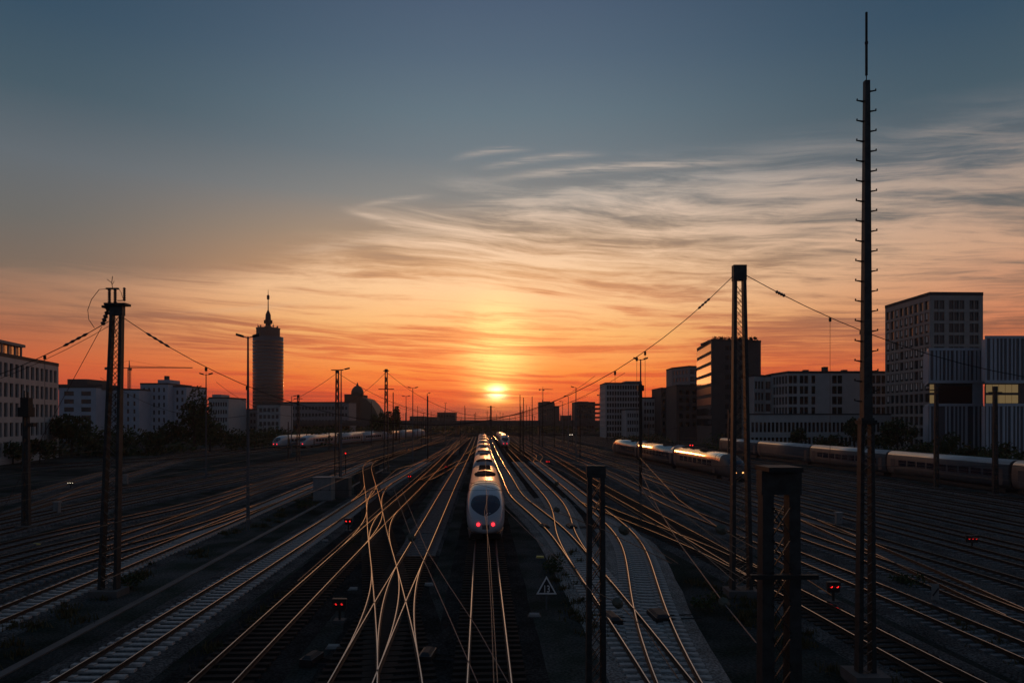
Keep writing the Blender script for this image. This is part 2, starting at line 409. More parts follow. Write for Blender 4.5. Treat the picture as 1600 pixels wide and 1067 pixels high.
def sleeper_mesh(kind):
    if kind in SLEEP: return SLEEP[kind]
    m = MB()
    if kind == 'wood_sleeper': m.box(-1.3, 1.3, -.13, .13, -.16, 0)
    else:
        for x0, x1, h0, h1 in ((-1.3, -.45, 0, -.0), (-.45, .45, -.05, -.05), (.45, 1.3, 0, 0)):
            m.hexa([(x0, -.15, -.2), (x1, -.15, -.2), (x1, .15, -.2), (x0, .15, -.2)], [(x0, -.12, h0), (x1, -.12, h1), (x1, .12, h1), (x0, .12, h0)])
    SLEEP[kind] = m.mesh('sleeper', kind); return SLEEP[kind]
TRK = {}
tcount = 0
def track(key, pts, sleep='wood_sleeper', bed='ballast', near=46, far=150, head='rail_head', bedw=1.9, smoothstep=1.5, beds=None, far_kind=None, far_from=1e9):
    global tcount
    tcount += 1
    q = [Vector((p[1], p[2], 0)) if p[0] == 'w' else G(*p) for p in pts]
    if q[0].y > q[-1].y: q.reverse()
    line = spline(q, smoothstep); TRK[key] = line
    zb = .030 + .005 * (tcount % 22)
    root = bpy.data.objects.new('railway_track', None); C.objects.link(root); root.location = line[0]; root['kind'] = 'structure'
    if bed:
        segs = beds or [(0, 1e9, bed)]
        for (ya, yb, bm) in segs:
            idx = [i for i, p in enumerate(line) if ya <= p.y <= yb]
            if len(idx) < 2: continue
            idx = idx[::2] + ([idx[-1]] if len(idx) % 2 == 0 else [])
            if idx[-1] < len(line) - 1 and ya > -1: pass
            b = MB(); base = 0
            prof = ((-bedw - .35, -.02), (-bedw, zb), (bedw, zb), (bedw + .35, -.02))
            for i in idx:
                d = line[min(i + 1, len(line) - 1)] - line[max(i - 1, 0)]; d.normalize(); a = Vector((d.y, -d.x, 0))
                for u, w in prof: b.v.append(tuple(line[i] + a * (u + .12 * noise.noise(line[i] * .5 + Vector((u, 0, 0)))) + Vector((0, 0, w))))
            for i in range(len(idx) - 1):
                for k in range(3): b.f.append((i * 4 + k, i * 4 + k + 1, i * 4 + 5 + k, i * 4 + 4 + k)); b.m.append(0)
            part('ballast_bed', b, bm, root)
    for off in (-.75, .75):
        m = MB(); rail_mesh(m, line, off, .145); part('rail', m, ['rail_rust', head], root)
    if sleep:
        me = sleeper_mesh(sleep); acc = 0; rest = MB(); n = 0; zt = .142 + .0006 * tcount
        for i in range(1, len(line)):
            seg = line[i] - line[i - 1]; L_ = seg.length
            while acc < L_:
                p = line[i - 1] + seg * (acc / L_); acc += .62
                if p.y > far: continue
                px = 800 + F * p.x / max(p.y, 1)
                if not -150 < px < 1750: continue
                rz = math.atan2(-seg.x, seg.y)
                if p.y < near and n < 290:
                    s_ = link(sleeper_mesh(far_kind) if p.y > far_from else me, 'sleeper', root, p - line[0] + Vector((0, 0, zt)), rz + random.uniform(-.006, .006)); n += 1
                else:
                    d = seg / L_; a = Vector((d.y, -d.x, 0))
                    c = p + Vector((0, 0, zt)); wx, wy, hh = a * 1.3, d * .12, Vector((0, 0, -.15))
                    rest.hexa([c - wx - wy + hh, c + wx - wy + hh, c + wx + wy + hh, c - wx + wy + hh], [c - wx - wy, c + wx - wy, c + wx + wy, c - wx + wy])
            acc -= L_
        if rest.v: tag(part('far_sleepers', rest, far_kind or sleep, root), kind='stuff')
    return root
def S(s, Y, bend=0.0):                      # lateral offset s in the fan of tracks, distance Y
    return ('w', s - .043 * Y + bend, Y)
def straight(s0, y0, y1, s1=None, n=5):
    s1 = s0 if s1 is None else s1
    return [S(s0 + (s1 - s0) * (i / n) ** 1.5, y0 + (y1 - y0) * i / n) for i in range(n + 1)]
CS, GS, WS = 'concrete_sleeper', 'grey_sleeper', 'wood_sleeper'
track('T', [('w', -.35, 14), (764.5, 1067), (758.5, 872), S(.32, 54), S(.3, 100), S(.3, 200), S(.2, 395)], WS, 'oily_ballast', near=54)
track('A', [('w', -5.1, 15), (554.5, 1067), (582.5, 1005), (608, 952), (624, 921), (668, 833), (701, 766), (731, 708), (742, 682)], WS, 'oily_ballast',
      beds=[(0, 47.5, 'oily_ballast'), (46, 1e9, 'ballast')], bedw=1.35, near=56, far_kind='grey_sleeper', far_from=47)
track('F', [('w', -9.8, 15), (342, 1067), (578, 833), (648, 766), (681, 733), (705, 708), (733, 684)], WS, 'oily_ballast', near=50)
track('E', [('w', -14.6, 15), (130, 1067), (497.5, 830), (591, 766), (626, 745), (672, 718), (706, 698), (733, 684)], CS, 'ballast', near=60)
track('C', [('w', -2.4, 15), (628.5, 1067), (620.5, 1024), (615.5, 986), (609.5, 949), (600, 892), (590, 840), (582.7, 784), (575, 744), (574, 731), (582, 722), (597, 716), (640, 704), (700, 687)], WS, 'oily_ballast', near=50)
track('R1', [('w', 5.75, 15), (1040.5, 1067), (976, 974), (957, 949), (939.5, 924), (897.5, 868), (875, 838), (834, 801), (808, 779), S(3.9, 107), S(3.6, 140), S(3.4, 184), S(3.6, 390)], CS, 'pale_ballast', near=60, bedw=1.7)
track('R1b', [(934, 918), (899, 868), (882, 834), (879, 812), (867, 786), (834, 750), (813, 727), S(7.6, 174), S(7.4, 270), S(7.2, 390)], CS, 'pale_ballast', near=60, bedw=1.7,
      beds=[(0, 82, 'pale_ballast'), (81, 1e9, 'oily_ballast')])
track('R2', [('w', 5.3, 15), (1053, 1067), (1023, 992), (1008, 933), (1000, 892), (989, 855), (970, 831), (921, 790), (872.5, 750), (837.5, 723), S(11.3, 211), S(11.0, 300), S(10.8, 390)], CS, 'pale_ballast', near=60, bedw=1.7,
      beds=[(0, 60, 'pale_ballast'), (59, 1e9, 'oily_ballast')])
track('R3b', [S(11.4, 140), (838, 723), (843.5, 716), (841, 711.5), S(13.8, 215), S(15, 300), S(15, 385)], WS, 'ballast', near=0, far=0)
track('R4', [('w', 16.2, 14), (1444, 1049), (1352, 997), (1280, 957), (1184, 905), (1112, 868), (1036, 836), (960, 806), (921, 789)], WS, 'ballast', near=46)
track('R5', [(1200, 913), (1150, 884), (1100, 854), (1054, 828), (985, 789), (944, 766), S(16.6, 130), S(17.2, 180), S(18, 300), S(18.4, 385)], WS, 'ballast', near=0)
track('R6', [('w', 20.3, 16), (1600, 1027), (1370, 927), (1280, 889), (1184, 848), (1138, 829), (1060, 797), (944, 738), S(21.4, 190), S(22, 300), S(22, 385)], GS, 'ballast', near=46)
track('R7', [('w', 23.9, 16), (1600, 975), (1460, 917), (1371, 882), (1280, 852), (1140, 798), (998, 743), S(25.9, 170), S(25.8, 385)], GS, 'ballast', near=46)
track('R8', [(1600, 972), (1520, 935), (1440, 896), (1371, 866), (1338, 850), (1280, 824), (1230, 802), (1150, 773), S(29.6, 140), S(30, 200), S(29.5, 385)], GS, 'ballast', near=40)
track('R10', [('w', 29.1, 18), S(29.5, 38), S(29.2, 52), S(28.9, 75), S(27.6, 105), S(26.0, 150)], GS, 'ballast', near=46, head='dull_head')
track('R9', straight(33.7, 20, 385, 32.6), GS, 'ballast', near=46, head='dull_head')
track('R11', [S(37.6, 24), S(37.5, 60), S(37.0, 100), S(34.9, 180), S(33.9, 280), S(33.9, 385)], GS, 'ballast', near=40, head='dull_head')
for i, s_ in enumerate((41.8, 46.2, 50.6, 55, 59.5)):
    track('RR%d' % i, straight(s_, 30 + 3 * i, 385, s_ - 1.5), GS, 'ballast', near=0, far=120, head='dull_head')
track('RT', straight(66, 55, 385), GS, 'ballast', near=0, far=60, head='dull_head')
track('RT2', straight(71, 60, 385), GS, 'ballast', near=0, far=60, head='dull_head')
# left fan
track('L1', [('w', -22.6, 15), (0, 969), (70, 938), (153, 904), (186, 889), (300, 841.5), (392, 802), (480, 763.5), (535, 742), (597, 716), (650, 701), (712, 685)], CS, 'ballast', near=52)
track('L2', [('w', -24.6, 18), (0, 920), (155, 873), (250, 846), (330, 822), (420, 789)], GS, 'ballast', near=44)
track('L3', [('w', -27.4, 20), (0, 907), (155, 859), (186, 848), (300, 807), (384, 776), (480, 745), (600, 706), (700, 683)], GS, 'ballast', near=44)
track('L5', [('w', -31.5, 22), (0, 881), (154, 843), (240, 822), (310, 803)], GS, 'ballast', near=40, head='dull_head')
track('L4', [('w', -34.2, 24), (0, 859), (158, 822), (236, 806), (320, 786), (400, 760), (516, 724), (600, 701), (690, 682)], GS, 'ballast', near=40)
track('L6', [('w', -39.5, 28), (0, 836), (160, 797), (236, 781), (320, 763), (400, 747), (516, 716), (620, 690)], GS, 'ballast', near=30, head='dull_head')
track('L6b', [('w', -43.5, 28), S(-41.8, 80), S(-40, 120), S(-38, 200), S(-33, 380)], GS, 'ballast', near=30, head='dull_head')
track('L7', [('w', -47.5, 30), (0, 812), (70, 790), (146, 772), (240, 756), (320, 742), (400, 729), (500, 711), (620, 687)], GS, 'ballast', near=30)
track('L8', [(30, 802), (70, 788), (100, 776), (144, 761), (180, 751), (240, 733), (316, 709), (362, 700), (430, 691)], GS, 'ballast', near=30)
track('L9', [('w', -56, 34), (0, 785), (60, 770), (160, 741), (240, 721), (320, 703), (400, 691)], GS, 'ballast', near=30, head='dull_head')
track('LB', [('w', -84, 130), ('w', -74, 175), ('w', -66, 220), ('w', -55, 290), ('w', -44, 385)], GS, 'ballast', near=0, far=0, head='dull_head')
track('LA', [('w', -92, 130), ('w', -81.5, 175), ('w', -73, 220), ('w', -61.5, 290), ('w', -50, 385)], GS, 'ballast', near=0, far=0, head='dull_head')
track('LM', [S(-8.2, 180), S(-9.5, 250), S(-10, 390)], GS, 'ballast', near=0, far=0)
# slip curves that join the crossing lines
def nearest(key, Y):
    l = TRK[key]; i = min(range(len(l)), key=lambda k: abs(l[k].y - Y)); i = max(1, min(len(l) - 2, i))
    return l[i].copy(), (l[i + 1] - l[i - 1]).normalized()
def slip(ka, ya, kb, yb):
    global tcount
    p, t = nearest(ka, ya); q, u = nearest(kb, yb); d = (q - p).length; pts = []
    for i in range(17):
        s_ = i / 16
        pts.append(p * (2 * s_**3 - 3 * s_**2 + 1) + t * d * (s_**3 - 2 * s_**2 + s_) + q * (-2 * s_**3 + 3 * s_**2) + u * d * (s_**3 - s_**2))
    root = bpy.data.objects.new('slip_track', None); C.objects.link(root); root.location = pts[0]; root['kind'] = 'structure'
    for off in (-.75, .75):
        m = MB(); rail_mesh(m, pts, off, .147); part('rail', m, ['rail_rust', 'rail_head'], root)
slip('A', 25, 'C', 43); slip('C', 25.5, 'A', 44)
slip('F', 47, 'C', 69); slip('C', 49, 'F', 70)
slip('E', 70, 'C', 96); slip('C', 66, 'E', 100)
slip('A', 150, 'F', 105)
slip('T', 255, 'A', 180)

# concrete cable trough and walking paths between the tracks
def ribbon(name, pts, w, z0, z1, mt):
    q = spline([Vector((p[1], p[2], 0)) if p[0] == 'w' else G(*p) for p in pts], 3); m = MB()
    for i, p in enumerate(q):
        d = q[min(i + 1, len(q) - 1)] - q[max(i - 1, 0)]; d.normalize(); a = Vector((d.y, -d.x, 0))
        for u, z in ((-w / 2, z0), (-w / 2, z1), (w / 2, z1), (w / 2, z0)): m.v.append(tuple(p + a * u + Vector((0, 0, z))))
    for i in range(len(q) - 1):
        for k in range(3): m.f.append((i * 4 + k, i * 4 + k + 1, i * 4 + 5 + k, i * 4 + 4 + k)); m.m.append(0)
    return struct(name, m, mt)
ribbon('cable_trough', [S(-17.3, 16), S(-17.3, 40), S(-17.6, 80), S(-18.2, 140)], .4, -.02, .06, 'dark_concrete')
ribbon('path', [S(-12.1, 16), S(-12.1, 50), S(-12.0, 100)], .9, -.02, .012, 'ballast')
ribbon('path', [S(13.6, 40), S(12.6, 28), S(11.8, 16)], 1.2, -.02, .012, 'soil')

# ------------------------------------------------------------------ buildings
def facade(root, mb, p, q, z0, z1, cols, rows, wm, reveal=.25, pick=None, style='window'):
    """wall from p to q (outside on the right of p->q), with real openings; every opening gets a window of its own"""
    d = (q - p); Lw = d.length; d.normalize(); nrm = Vector((d.y, -d.x, 0)); n = -nrm
    def pt(u, z, k=0.0): v = p + d * u + n * k; return (v.x, v.y, z)
    cols = sorted(cols); rows = sorted(rows)
    xs = [0]; [xs.extend(c) for c in cols]; xs.append(Lw)
    zs = [z0]; [zs.extend(c) for c in rows]; zs.append(z1)
    for j in range(len(zs) - 1):
        if j % 2 == 0:
            mb.quad([pt(0, zs[j]), pt(Lw, zs[j]), pt(Lw, zs[j + 1]), pt(0, zs[j + 1])], wm); continue
        for i in range(len(xs) - 1):
            a, b, c, e = xs[i], xs[i + 1], zs[j], zs[j + 1]
            if i % 2 == 0: mb.quad([pt(a, c), pt(b, c), pt(b, e), pt(a, e)], wm); continue
            mb.quad([pt(a, c), pt(a, e), pt(a, e, reveal), pt(a, c, reveal)], wm); mb.quad([pt(b, e), pt(b, c), pt(b, c, reveal), pt(b, e, reveal)], wm)
            mb.quad([pt(a, c), pt(a, c, reveal), pt(b, c, reveal), pt(b, c)], wm); mb.quad([pt(a, e), pt(b, e), pt(b, e, reveal), pt(a, e, reveal)], wm)
            if style == 'none': continue
            st = pick(i // 2, j // 2) if pick else style
            me = window_mesh(round(b - a, 2), round(e - c, 2), st)
            o = link(me, 'window', root, Vector(pt(a, c, reveal - .02)) - root.location, math.atan2(d.y, d.x))
WIN = {}
def window_mesh(w, h, st):
    k = (w, h, st)
    if k in WIN: return WIN[k]
    m = MB(); f = .09; g_ = {'window': 'glass', 'dark': 'dark_glass', 'lit': 'lit_window', 'gold': 'lit_glass', 'mirror': 'mirror_glass', 'blind': 'glass', 'double': 'glass', 'side': 'glass'}[st]
    m.quad([(0, .06, 0), (w, .06, 0), (w, .06, h), (0, .06, h)], 1)
    for x0, x1, a, b in ((0, f, 0, h), (w - f, w, 0, h), (f, w - f, 0, f), (f, w - f, h - f, h)): m.box(x0, x1, 0, .055, a, b, 0)
    if st == 'double': m.box(w / 2 - .05, w / 2 + .05, 0, .05, f, h - f, 0)
    if st == 'blind': m.box(f + .01, w - f - .01, .03, .05, h * .52, h - f - .01, 2)
    if st == 'side':
        m.box(f + .01, w * .45, .03, .05, h * .25, h - f - .01, 2); m.box(w * .45 + .01, w * .5, 0, .05, f, h - f, 0)
    WIN[k] = m.mesh('window', ['frame_metal', g_, 'blind']); return WIN[k]
def even(L_, n, w, m0=.6, m1=None):
    m1 = m0 if m1 is None else m1
    step = (L_ - m0 - m1) / n
    return [(m0 + step * i + (step - w) / 2, m0 + step * i + (step + w) / 2) for i in range(n)]
def floors(z0, n, fh, a, b):
    return [(z0 + fh * i + a, z0 + fh * i + b) for i in range(n)]
def building(name, label, corners, h, wall, fac={}, roof='roof_felt', parapet=.5, cat='building', z0=0):
    """corners in plan, counter-clockwise; fac maps an edge index to (columns, rows, options)"""
    cs = [Vector((x, y, 0)) for x, y in corners]
    base = sum(cs, Vector()) / len(cs)
    root = thing(name, label, cat, (base.x, base.y, z0)); m = MB(); n = len(cs)
    for i in range(n):
        p, q = cs[i], cs[(i + 1) % n]
        if i in fac:
            cols, rows, opt = fac[i]
            Lw = (q - p).length
            if callable(cols): cols = cols(Lw)
            facade(root, m, p, q, z0, h, cols, rows, 0, **opt)
        else: m.quad([(p.x, p.y, z0), (q.x, q.y, z0), (q.x, q.y, h), (p.x, p.y, h)])
    m.quad([(c.x, c.y, h - .02) for c in cs])
    part('wall', m, wall, root)
    rf = MB(); ctr = base
    for i in range(n):                        # parapet, a little proud of the wall
        p, q = cs[i], cs[(i + 1) % n]; d = (q - p).normalized(); nn = Vector((d.y, -d.x, 0)) * .06
        a, b = p + nn - d * .06, q + nn + d * .06
        ai, bi = a - nn.normalized() * .36, b - nn.normalized() * .36
        rf.hexa([(a.x, a.y, h - .25), (b.x, b.y, h - .25), (bi.x, bi.y, h - .25), (ai.x, ai.y, h - .25)],
                [(a.x, a.y, h + parapet), (b.x, b.y, h + parapet), (bi.x, bi.y, h + parapet - .003 * i), (ai.x, ai.y, h + parapet - .003 * i)])
    rf.quad([(c.x * .999 + ctr.x * .001, c.y * .999 + ctr.y * .001, h + .02) for c in cs])
    part('roof', rf, roof, root)
    return root
def rooftop(root, x0, x1, y0, y1, z0, z1, m='dark_render', name='roof_plant'):
    b = MB(); b.box(x0, x1, y0, y1, z0, z1); return part(name, b, m, root)
def ph(px0, px1, y, pyt):                      # a frontal face between two pixel columns at distance y
    return (px0 - 800) / F * y, (px1 - 800) / F * y, H - (pyt - HY) / F * y

# far left office with arcade windows
fac_rows = floors(1.0, 5, 4.1, .5, 3.4)
b = building('office_building', 'pale office block at the left edge with tall narrow windows and a glazed attic',
             [(-101, 132), (-109.5, 170), (-133, 168), (-128, 120)][::-1] if False else [(-128, 118), (-100, 128), (-109.5, 170), (-134, 168)], 22.2, 'pale_render',
             {0: (lambda L_: even(L_, 10, 1.2), fac_rows, dict(style='dark')), 1: (lambda L_: even(L_, 17, 1.5), fac_rows, dict(style='window', reveal=.4))})
pm = MB()
ax, ay, bx_, by_ = -103, 130, -109.5, 157
d_ = Vector((bx_ - ax, by_ - ay, 0)); nseg = 9
for i in range(nseg + 1):
    p = Vector((ax, ay, 0)) + d_ * (i / nseg); pm = MB(); pm.box(p.x - .16, p.x + .16, p.y - .16, p.y + .16, 22.2, 25.2); part('column', pm, 'warm_render', b)
rm = MB(); rm.hexa([(ax + .6, ay - 3, 25.2), (bx_ + .6, by_ + .6, 25.2), (bx_ - 18, by_ + 2, 25.2), (ax - 18, ay - 4, 25.2)], [(ax + .6, ay - 3, 25.8), (bx_ + .6, by_ + .6, 25.8), (bx_ - 18, by_ + 2, 25.8), (ax - 18, ay - 4, 25.8)])
part('attic_roof', rm, 'grey_render', b)
gm = MB(); gm.hexa([(ax - .3, ay - 1, 22.2), (bx_ - .3, by_, 22.2), (bx_ - 16, by_, 22.2), (ax - 16, ay - 1, 22.2)], [(ax - .3, ay - 1, 25.2), (bx_ - .3, by_, 25.2), (bx_ - 16, by_, 25.2), (ax - 16, ay - 1, 25.2)])
part('attic_glazing', gm, 'mirror_glass', b)

def front_block(name, label, px0, px1, pyt, y, depth, wall, ncol, nrow, ww=1.4, style='window', side=None, skew=0, fr=None, wh=1.9, **k):
    x0, x1, h = ph(px0, px1, y, pyt)
    fh = fr or 3.4; rows = floors(h - .9 - fh * nrow, nrow, fh, .7, .7 + wh)
    return building(name, label, [(x0, y), (x1, y + skew), (x1 + side if side else x1, y + depth + skew), (x0 + (side or 0), y + depth)], h, wall,
                    {0: (lambda L_: even(L_, ncol, min(ww, (L_ - 1.2) / ncol * .7)), rows, dict(style=style))} if ncol else {}, **k)
# blue grey blocks behind the left trees
b1 = front_block('apartment_building', 'blue grey block with a dark rooftop storey beside the office at the left edge', 92, 150, 605, 300, 26, 'blue_render', 2, 5, ww=4.2, style='dark')
x0, x1, h = ph(103, 134, 302, 592); rooftop(b1, x0, x1, 303, 318, 17.9, h, name='rooftop_storey')
rooftop(b1, x0 - 5, x1 + 6, 304, 320, 22.0, 24.3, name='roof_plant')
b2 = front_block('apartment_building', 'blue grey long low block behind the left lattice mast with two dark window strips', 153, 217, 609, 310, 22, 'blue_render', 6, 5, ww=.9, style='dark')
b3 = front_block('apartment_building', 'blue grey block with a stair tower and small paired windows left of the round tree', 219, 262, 600, 320, 24, 'blue_render', 5, 6, ww=.9)
x0, x1, h = ph(243, 262, 322, 597); rooftop(b3, x0, x1, 324, 334, 24.5, h + 1.2, 'blue_render', 'stair_tower'); rooftop(b3, x0 + 3, x0 + 4.5, 324, 326, h + 1.2, h + 3.0)
front_block('apartment_building', 'blue grey end block half hidden by the round tree', 263, 291, 604, 325, 22, 'blue_render', 3, 6, ww=1.0)
b4 = front_block('office_building', 'white office with a close grid of small windows right of the round tree', 326, 357, 622, 330, 22, 'pale_render', 7, 5, ww=1.1, fr=3.6)
x0, x1, h = ph(330, 344, 333, 616); rooftop(b4, x0, x1, 334, 344, 18, h, 'pale_render')
front_block('apartment_building', 'grey low block with dark roof storey at the foot of the round tower, left side', 357, 402, 640, 360, 20, 'grey_render', 8, 4, ww=1.1)
front_block('apartment_building', 'taller grey block with large windows standing right before the round tower', 402, 438, 632, 350, 20, 'pale_render', 5, 6, ww=1.6)
front_block('apartment_building', 'long grey terrace block with vertical window strips between round tower and domed hall', 438, 545, 629, 420, 20, 'grey_render', 20, 4, ww=1.3, fr=4)
# round tower
tx, ty = (419 - 800) / F * 620, 620
tw = thing('round_tower', 'tall dark round office tower with a crown and aerial spire', 'tower', (tx, ty, 0))
rad = 12.9; ht = H + (HY - 527) / F * ty; m = MB(); m.lathe([(rad, 0), (rad, ht), (rad - .4, ht)], 40, (tx, ty)); part('wall', m, 'tower_skin', tw, True)
for i in range(24):
    z = 6 + i * (ht - 8) / 24; m = MB(); m.lathe([(rad + .02, z), (rad + .22, z + .05), (rad + .22, z + 1.15), (rad + .02, z + 1.2)], 32, (tx, ty)); part('window_band', m, 'dark_glass', tw)
m = MB(); m.lathe([(10.0, ht), (10.0, ht + 7.2), (10.3, ht + 7.3), (10.3, ht + 7.9)], 32, (tx, ty)); part('crown', m, 'dark_render', tw)
m = MB(); m.lathe([(4.2, ht + 7.9), (3.0, ht + 9.5), (2.3, ht + 10), (2.3, ht + 13.5), (2.5, ht + 14), (2.2, ht + 20), (.5, ht + 24), (.35, ht + 33), (1.1, ht + 33.6), (1.2, ht + 36.5), (.3, ht + 37.5), (.12, ht + 42)], 12, (tx, ty)); sp = part('spire', m, 'dark_steel', tw)
for k in range(9):
    a = k * 2 * PI / 9; m = MB(); m.tube([(tx + 8.5 * math.cos(a), ty + 8.5 * math.sin(a), ht + 7.9), (tx + 8.5 * math.cos(a), ty + 8.5 * math.sin(a), ht + 9.6 + (k % 3))], .16, 5)
    m.box(tx + 8.2 * math.cos(a) - .5, tx + 8.2 * math.cos(a) + .5, ty + 8.2 * math.sin(a) - .5, ty + 8.2 * math.sin(a) + .5, ht + 8.8, ht + 9.9); part('aerial', m, 'dark_steel', tw)
for k in range(6):
    a = k * 2 * PI / 6; m = MB(); m.box(tx + 3 * math.cos(a) - .6, tx + 3 * math.cos(a) + .6, ty + 3 * math.sin(a) - .6, ty + 3 * math.sin(a) + .6, ht + 12.0, ht + 15); part('dish', m, 'dark_steel', tw)
# domed hall
dyy = 480; x0, x1, h = ph(538, 590, dyy, 617)
dh = building('domed_hall', 'dark brick hall with a small dome and a long sloping roof beside the terrace block', [(x0, dyy), (x0 + 10.5, dyy), (x0 + 10.5, dyy + 26), (x0, dyy + 26)], h, 'brick_dark')
m = MB(); xa = x0 + 10.6; zr = h - 1.5
prof = [(0, zr), (4, zr - 1), (7.5, zr - 4.5), (10.5, zr - 9), (12.8, zr - 14), (12.8, 0), (0, 0)]
bot = [(xa + a_, dyy + 1, z) for a_, z in prof]; top_ = [(xa + a_, dyy + 30, z) for a_, z in prof]
m.quad(bot[::-1]); m.quad(top_)
for i in range(len(prof)): j = (i + 1) % len(prof); m.quad([bot[i], top_[i], top_[j], bot[j]])
part('sloping_roof', m, 'copper_roof', dh)
cx_ = (558.5 - 800) / F * (dyy + 6); m = MB()
m.lathe([(4.1, h - 4), (4.1, h + .6), (4.4, h + .8), (4.2, h + 2.6), (3.5, h + 4.4), (2.3, h + 5.8), (.9, h + 6.6), (.5, h + 7.8), (.1, h + 9)], 18, (cx_, dyy + 6)); part('dome', m, 'copper_roof', dh, True)
# far centre blocks
for (a, b_, t, y, lb, wl) in ((683, 711, 645, 620, 'low dark block on the skyline left of the sun', 'dark_render'),
                             (640, 662, 651, 640, 'flat dark shed on the skyline behind the twin lamp masts', 'dark_render'),
                             (664, 683, 652, 600, 'narrow low dark building between flat shed and low block on skyline', 'dark_render'),
                             (878, 893, 650, 560, 'low dark annexe right of the building under the crane', 'dark_render')):
    front_block('skyline_building', lb, a, b_, t, y, 20, wl, 6, 1, ww=1.5, style='dark')
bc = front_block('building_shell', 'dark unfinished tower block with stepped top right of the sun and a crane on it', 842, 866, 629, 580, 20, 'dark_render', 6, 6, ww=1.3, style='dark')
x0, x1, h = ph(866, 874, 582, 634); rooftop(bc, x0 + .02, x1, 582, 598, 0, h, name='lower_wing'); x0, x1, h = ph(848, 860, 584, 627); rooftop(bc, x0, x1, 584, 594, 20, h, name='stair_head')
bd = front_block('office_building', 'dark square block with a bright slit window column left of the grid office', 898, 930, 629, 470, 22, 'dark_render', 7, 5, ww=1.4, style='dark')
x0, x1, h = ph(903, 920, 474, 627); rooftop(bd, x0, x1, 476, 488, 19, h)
x0, x1, h = ph(930, 938, 470, 632)
for i in range(6): m = MB(); z = 4 + i * 2.9; m.box(x0, x1, 472, 484, z, z + 1.3 if i else z + 1.2); part('balcony', m, 'dark_render', bd)
# grid office right of centre
x0, x1, h = ph(946, 1003, 350, 599)
bg = building('office_building', 'white grid fronted office with many small windows behind the twin lamp mast', [(x0, 350), (x1, 352), (x1, 372), (x0, 372)], h, 'pale_render',
              {0: (lambda L_: even(L_, 13, 1.0), floors(h - 27, 9, 2.95, .5, 2.5), dict(style='window')), 3: (lambda L_: even(L_, 7, 1.1), floors(h - 27, 9, 2.95, .7, 2.3), dict(style='mirror'))})
x0, x1, h = ph(978, 1004, 356, 595); rooftop(bg, x0, x1, 358, 370, 20, h, 'grey_render')
front_block('office_building', 'low pale office with banded windows right of the white grid office', 1004, 1033, 622, 345, 20, 'pale_render', 6, 4, ww=2.6, fr=3.6)
front_block('office_building', 'low pale annexe standing before the white grid office', 978, 1003, 640, 335, 14, 'pale_render', 6, 3, ww=1.0)
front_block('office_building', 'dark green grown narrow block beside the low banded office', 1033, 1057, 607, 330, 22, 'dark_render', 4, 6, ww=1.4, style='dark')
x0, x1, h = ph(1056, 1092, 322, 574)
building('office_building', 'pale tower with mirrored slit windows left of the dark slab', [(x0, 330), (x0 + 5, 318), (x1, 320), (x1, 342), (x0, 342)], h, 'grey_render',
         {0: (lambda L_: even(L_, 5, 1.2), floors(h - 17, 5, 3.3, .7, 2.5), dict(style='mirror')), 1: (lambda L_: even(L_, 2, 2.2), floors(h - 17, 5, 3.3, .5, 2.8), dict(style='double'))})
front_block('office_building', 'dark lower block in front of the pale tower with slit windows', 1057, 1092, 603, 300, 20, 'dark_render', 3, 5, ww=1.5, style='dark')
def crown_mesh(mb, c, rx, ry, rz, n, size, rnd, lumps=7, cut=.0):
    L_ = []
    for _ in range(lumps):
        a = rnd.uniform(0, 2 * PI); e = rnd.uniform(-.7, 1)
        L_.append((Vector((c[0] + rx * .55 * math.cos(a) * math.cos(e), c[1] + ry * .55 * math.sin(a) * math.cos(e), c[2] + rz * .6 * math.sin(e))), rnd.uniform(.38, .6)))
    for _ in range(n):
        lc, lr = rnd.choice(L_)
        v = Vector((rnd.gauss(0, 1), rnd.gauss(0, 1), rnd.gauss(0, 1))).normalized() * rnd.uniform(.55, 1.08) * lr
        p = lc + Vector((v.x * rx, v.y * ry, v.z * rz))
        if p.z < cut: p.z = cut + rnd.random()
        s_ = size * rnd.uniform(.6, 1.4); a = Vector((rnd.gauss(0, 1), rnd.gauss(0, 1), rnd.gauss(0, 1))).normalized(); b = a.orthogonal().normalized()
        c2 = a.cross(b); mb.quad([p - b * s_, p - c2 * s_ * .6, p + b * s_, p + c2 * s_ * .6])
# dark slab with mirrored strips
x0, x1, h = ph(1112, 1195, 255, 532)
xl = (1092 - 800) / F * 285
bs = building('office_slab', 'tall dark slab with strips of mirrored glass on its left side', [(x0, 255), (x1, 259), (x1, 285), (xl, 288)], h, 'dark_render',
     {0: ([(5.4, 6.9), (7.2, 8.7), (11, 12.5), (12.8, 14.3)], floors(h - 36.5, 10, 3.55, 1.1, 2.9), dict(style='double'))})
for i in range(8):
    z = h - 3.6 - i * 3.9; p, q = Vector((xl, 288, 0)), Vector((x0, 255, 0)); d = (q - p).normalized(); n_ = Vector((d.y, -d.x, 0)) * .16
    a, c = p + d * .4 + n_, q - d * .5 + n_; m = MB(); m.hexa([(a.x, a.y, z), (c.x, c.y, z), (c.x - n_.x, c.y - n_.y, z), (a.x - n_.x, a.y - n_.y, z)], [(a.x, a.y, z + 2.6), (c.x, c.y, z + 2.6), (c.x - n_.x, c.y - n_.y, z + 2.6), (a.x - n_.x, a.y - n_.y, z + 2.6)])
    part('glass_strip', m, 'mirror_glass' if i < 6 else 'dark_glass', bs)
rooftop(bs, x0 + .5, x0 + 16, 258, 272, h, h + .7)
rooftop(bs, xl + 1.6, xl + 3.0, 276, 279, h, h + 2.6, name='chimney')
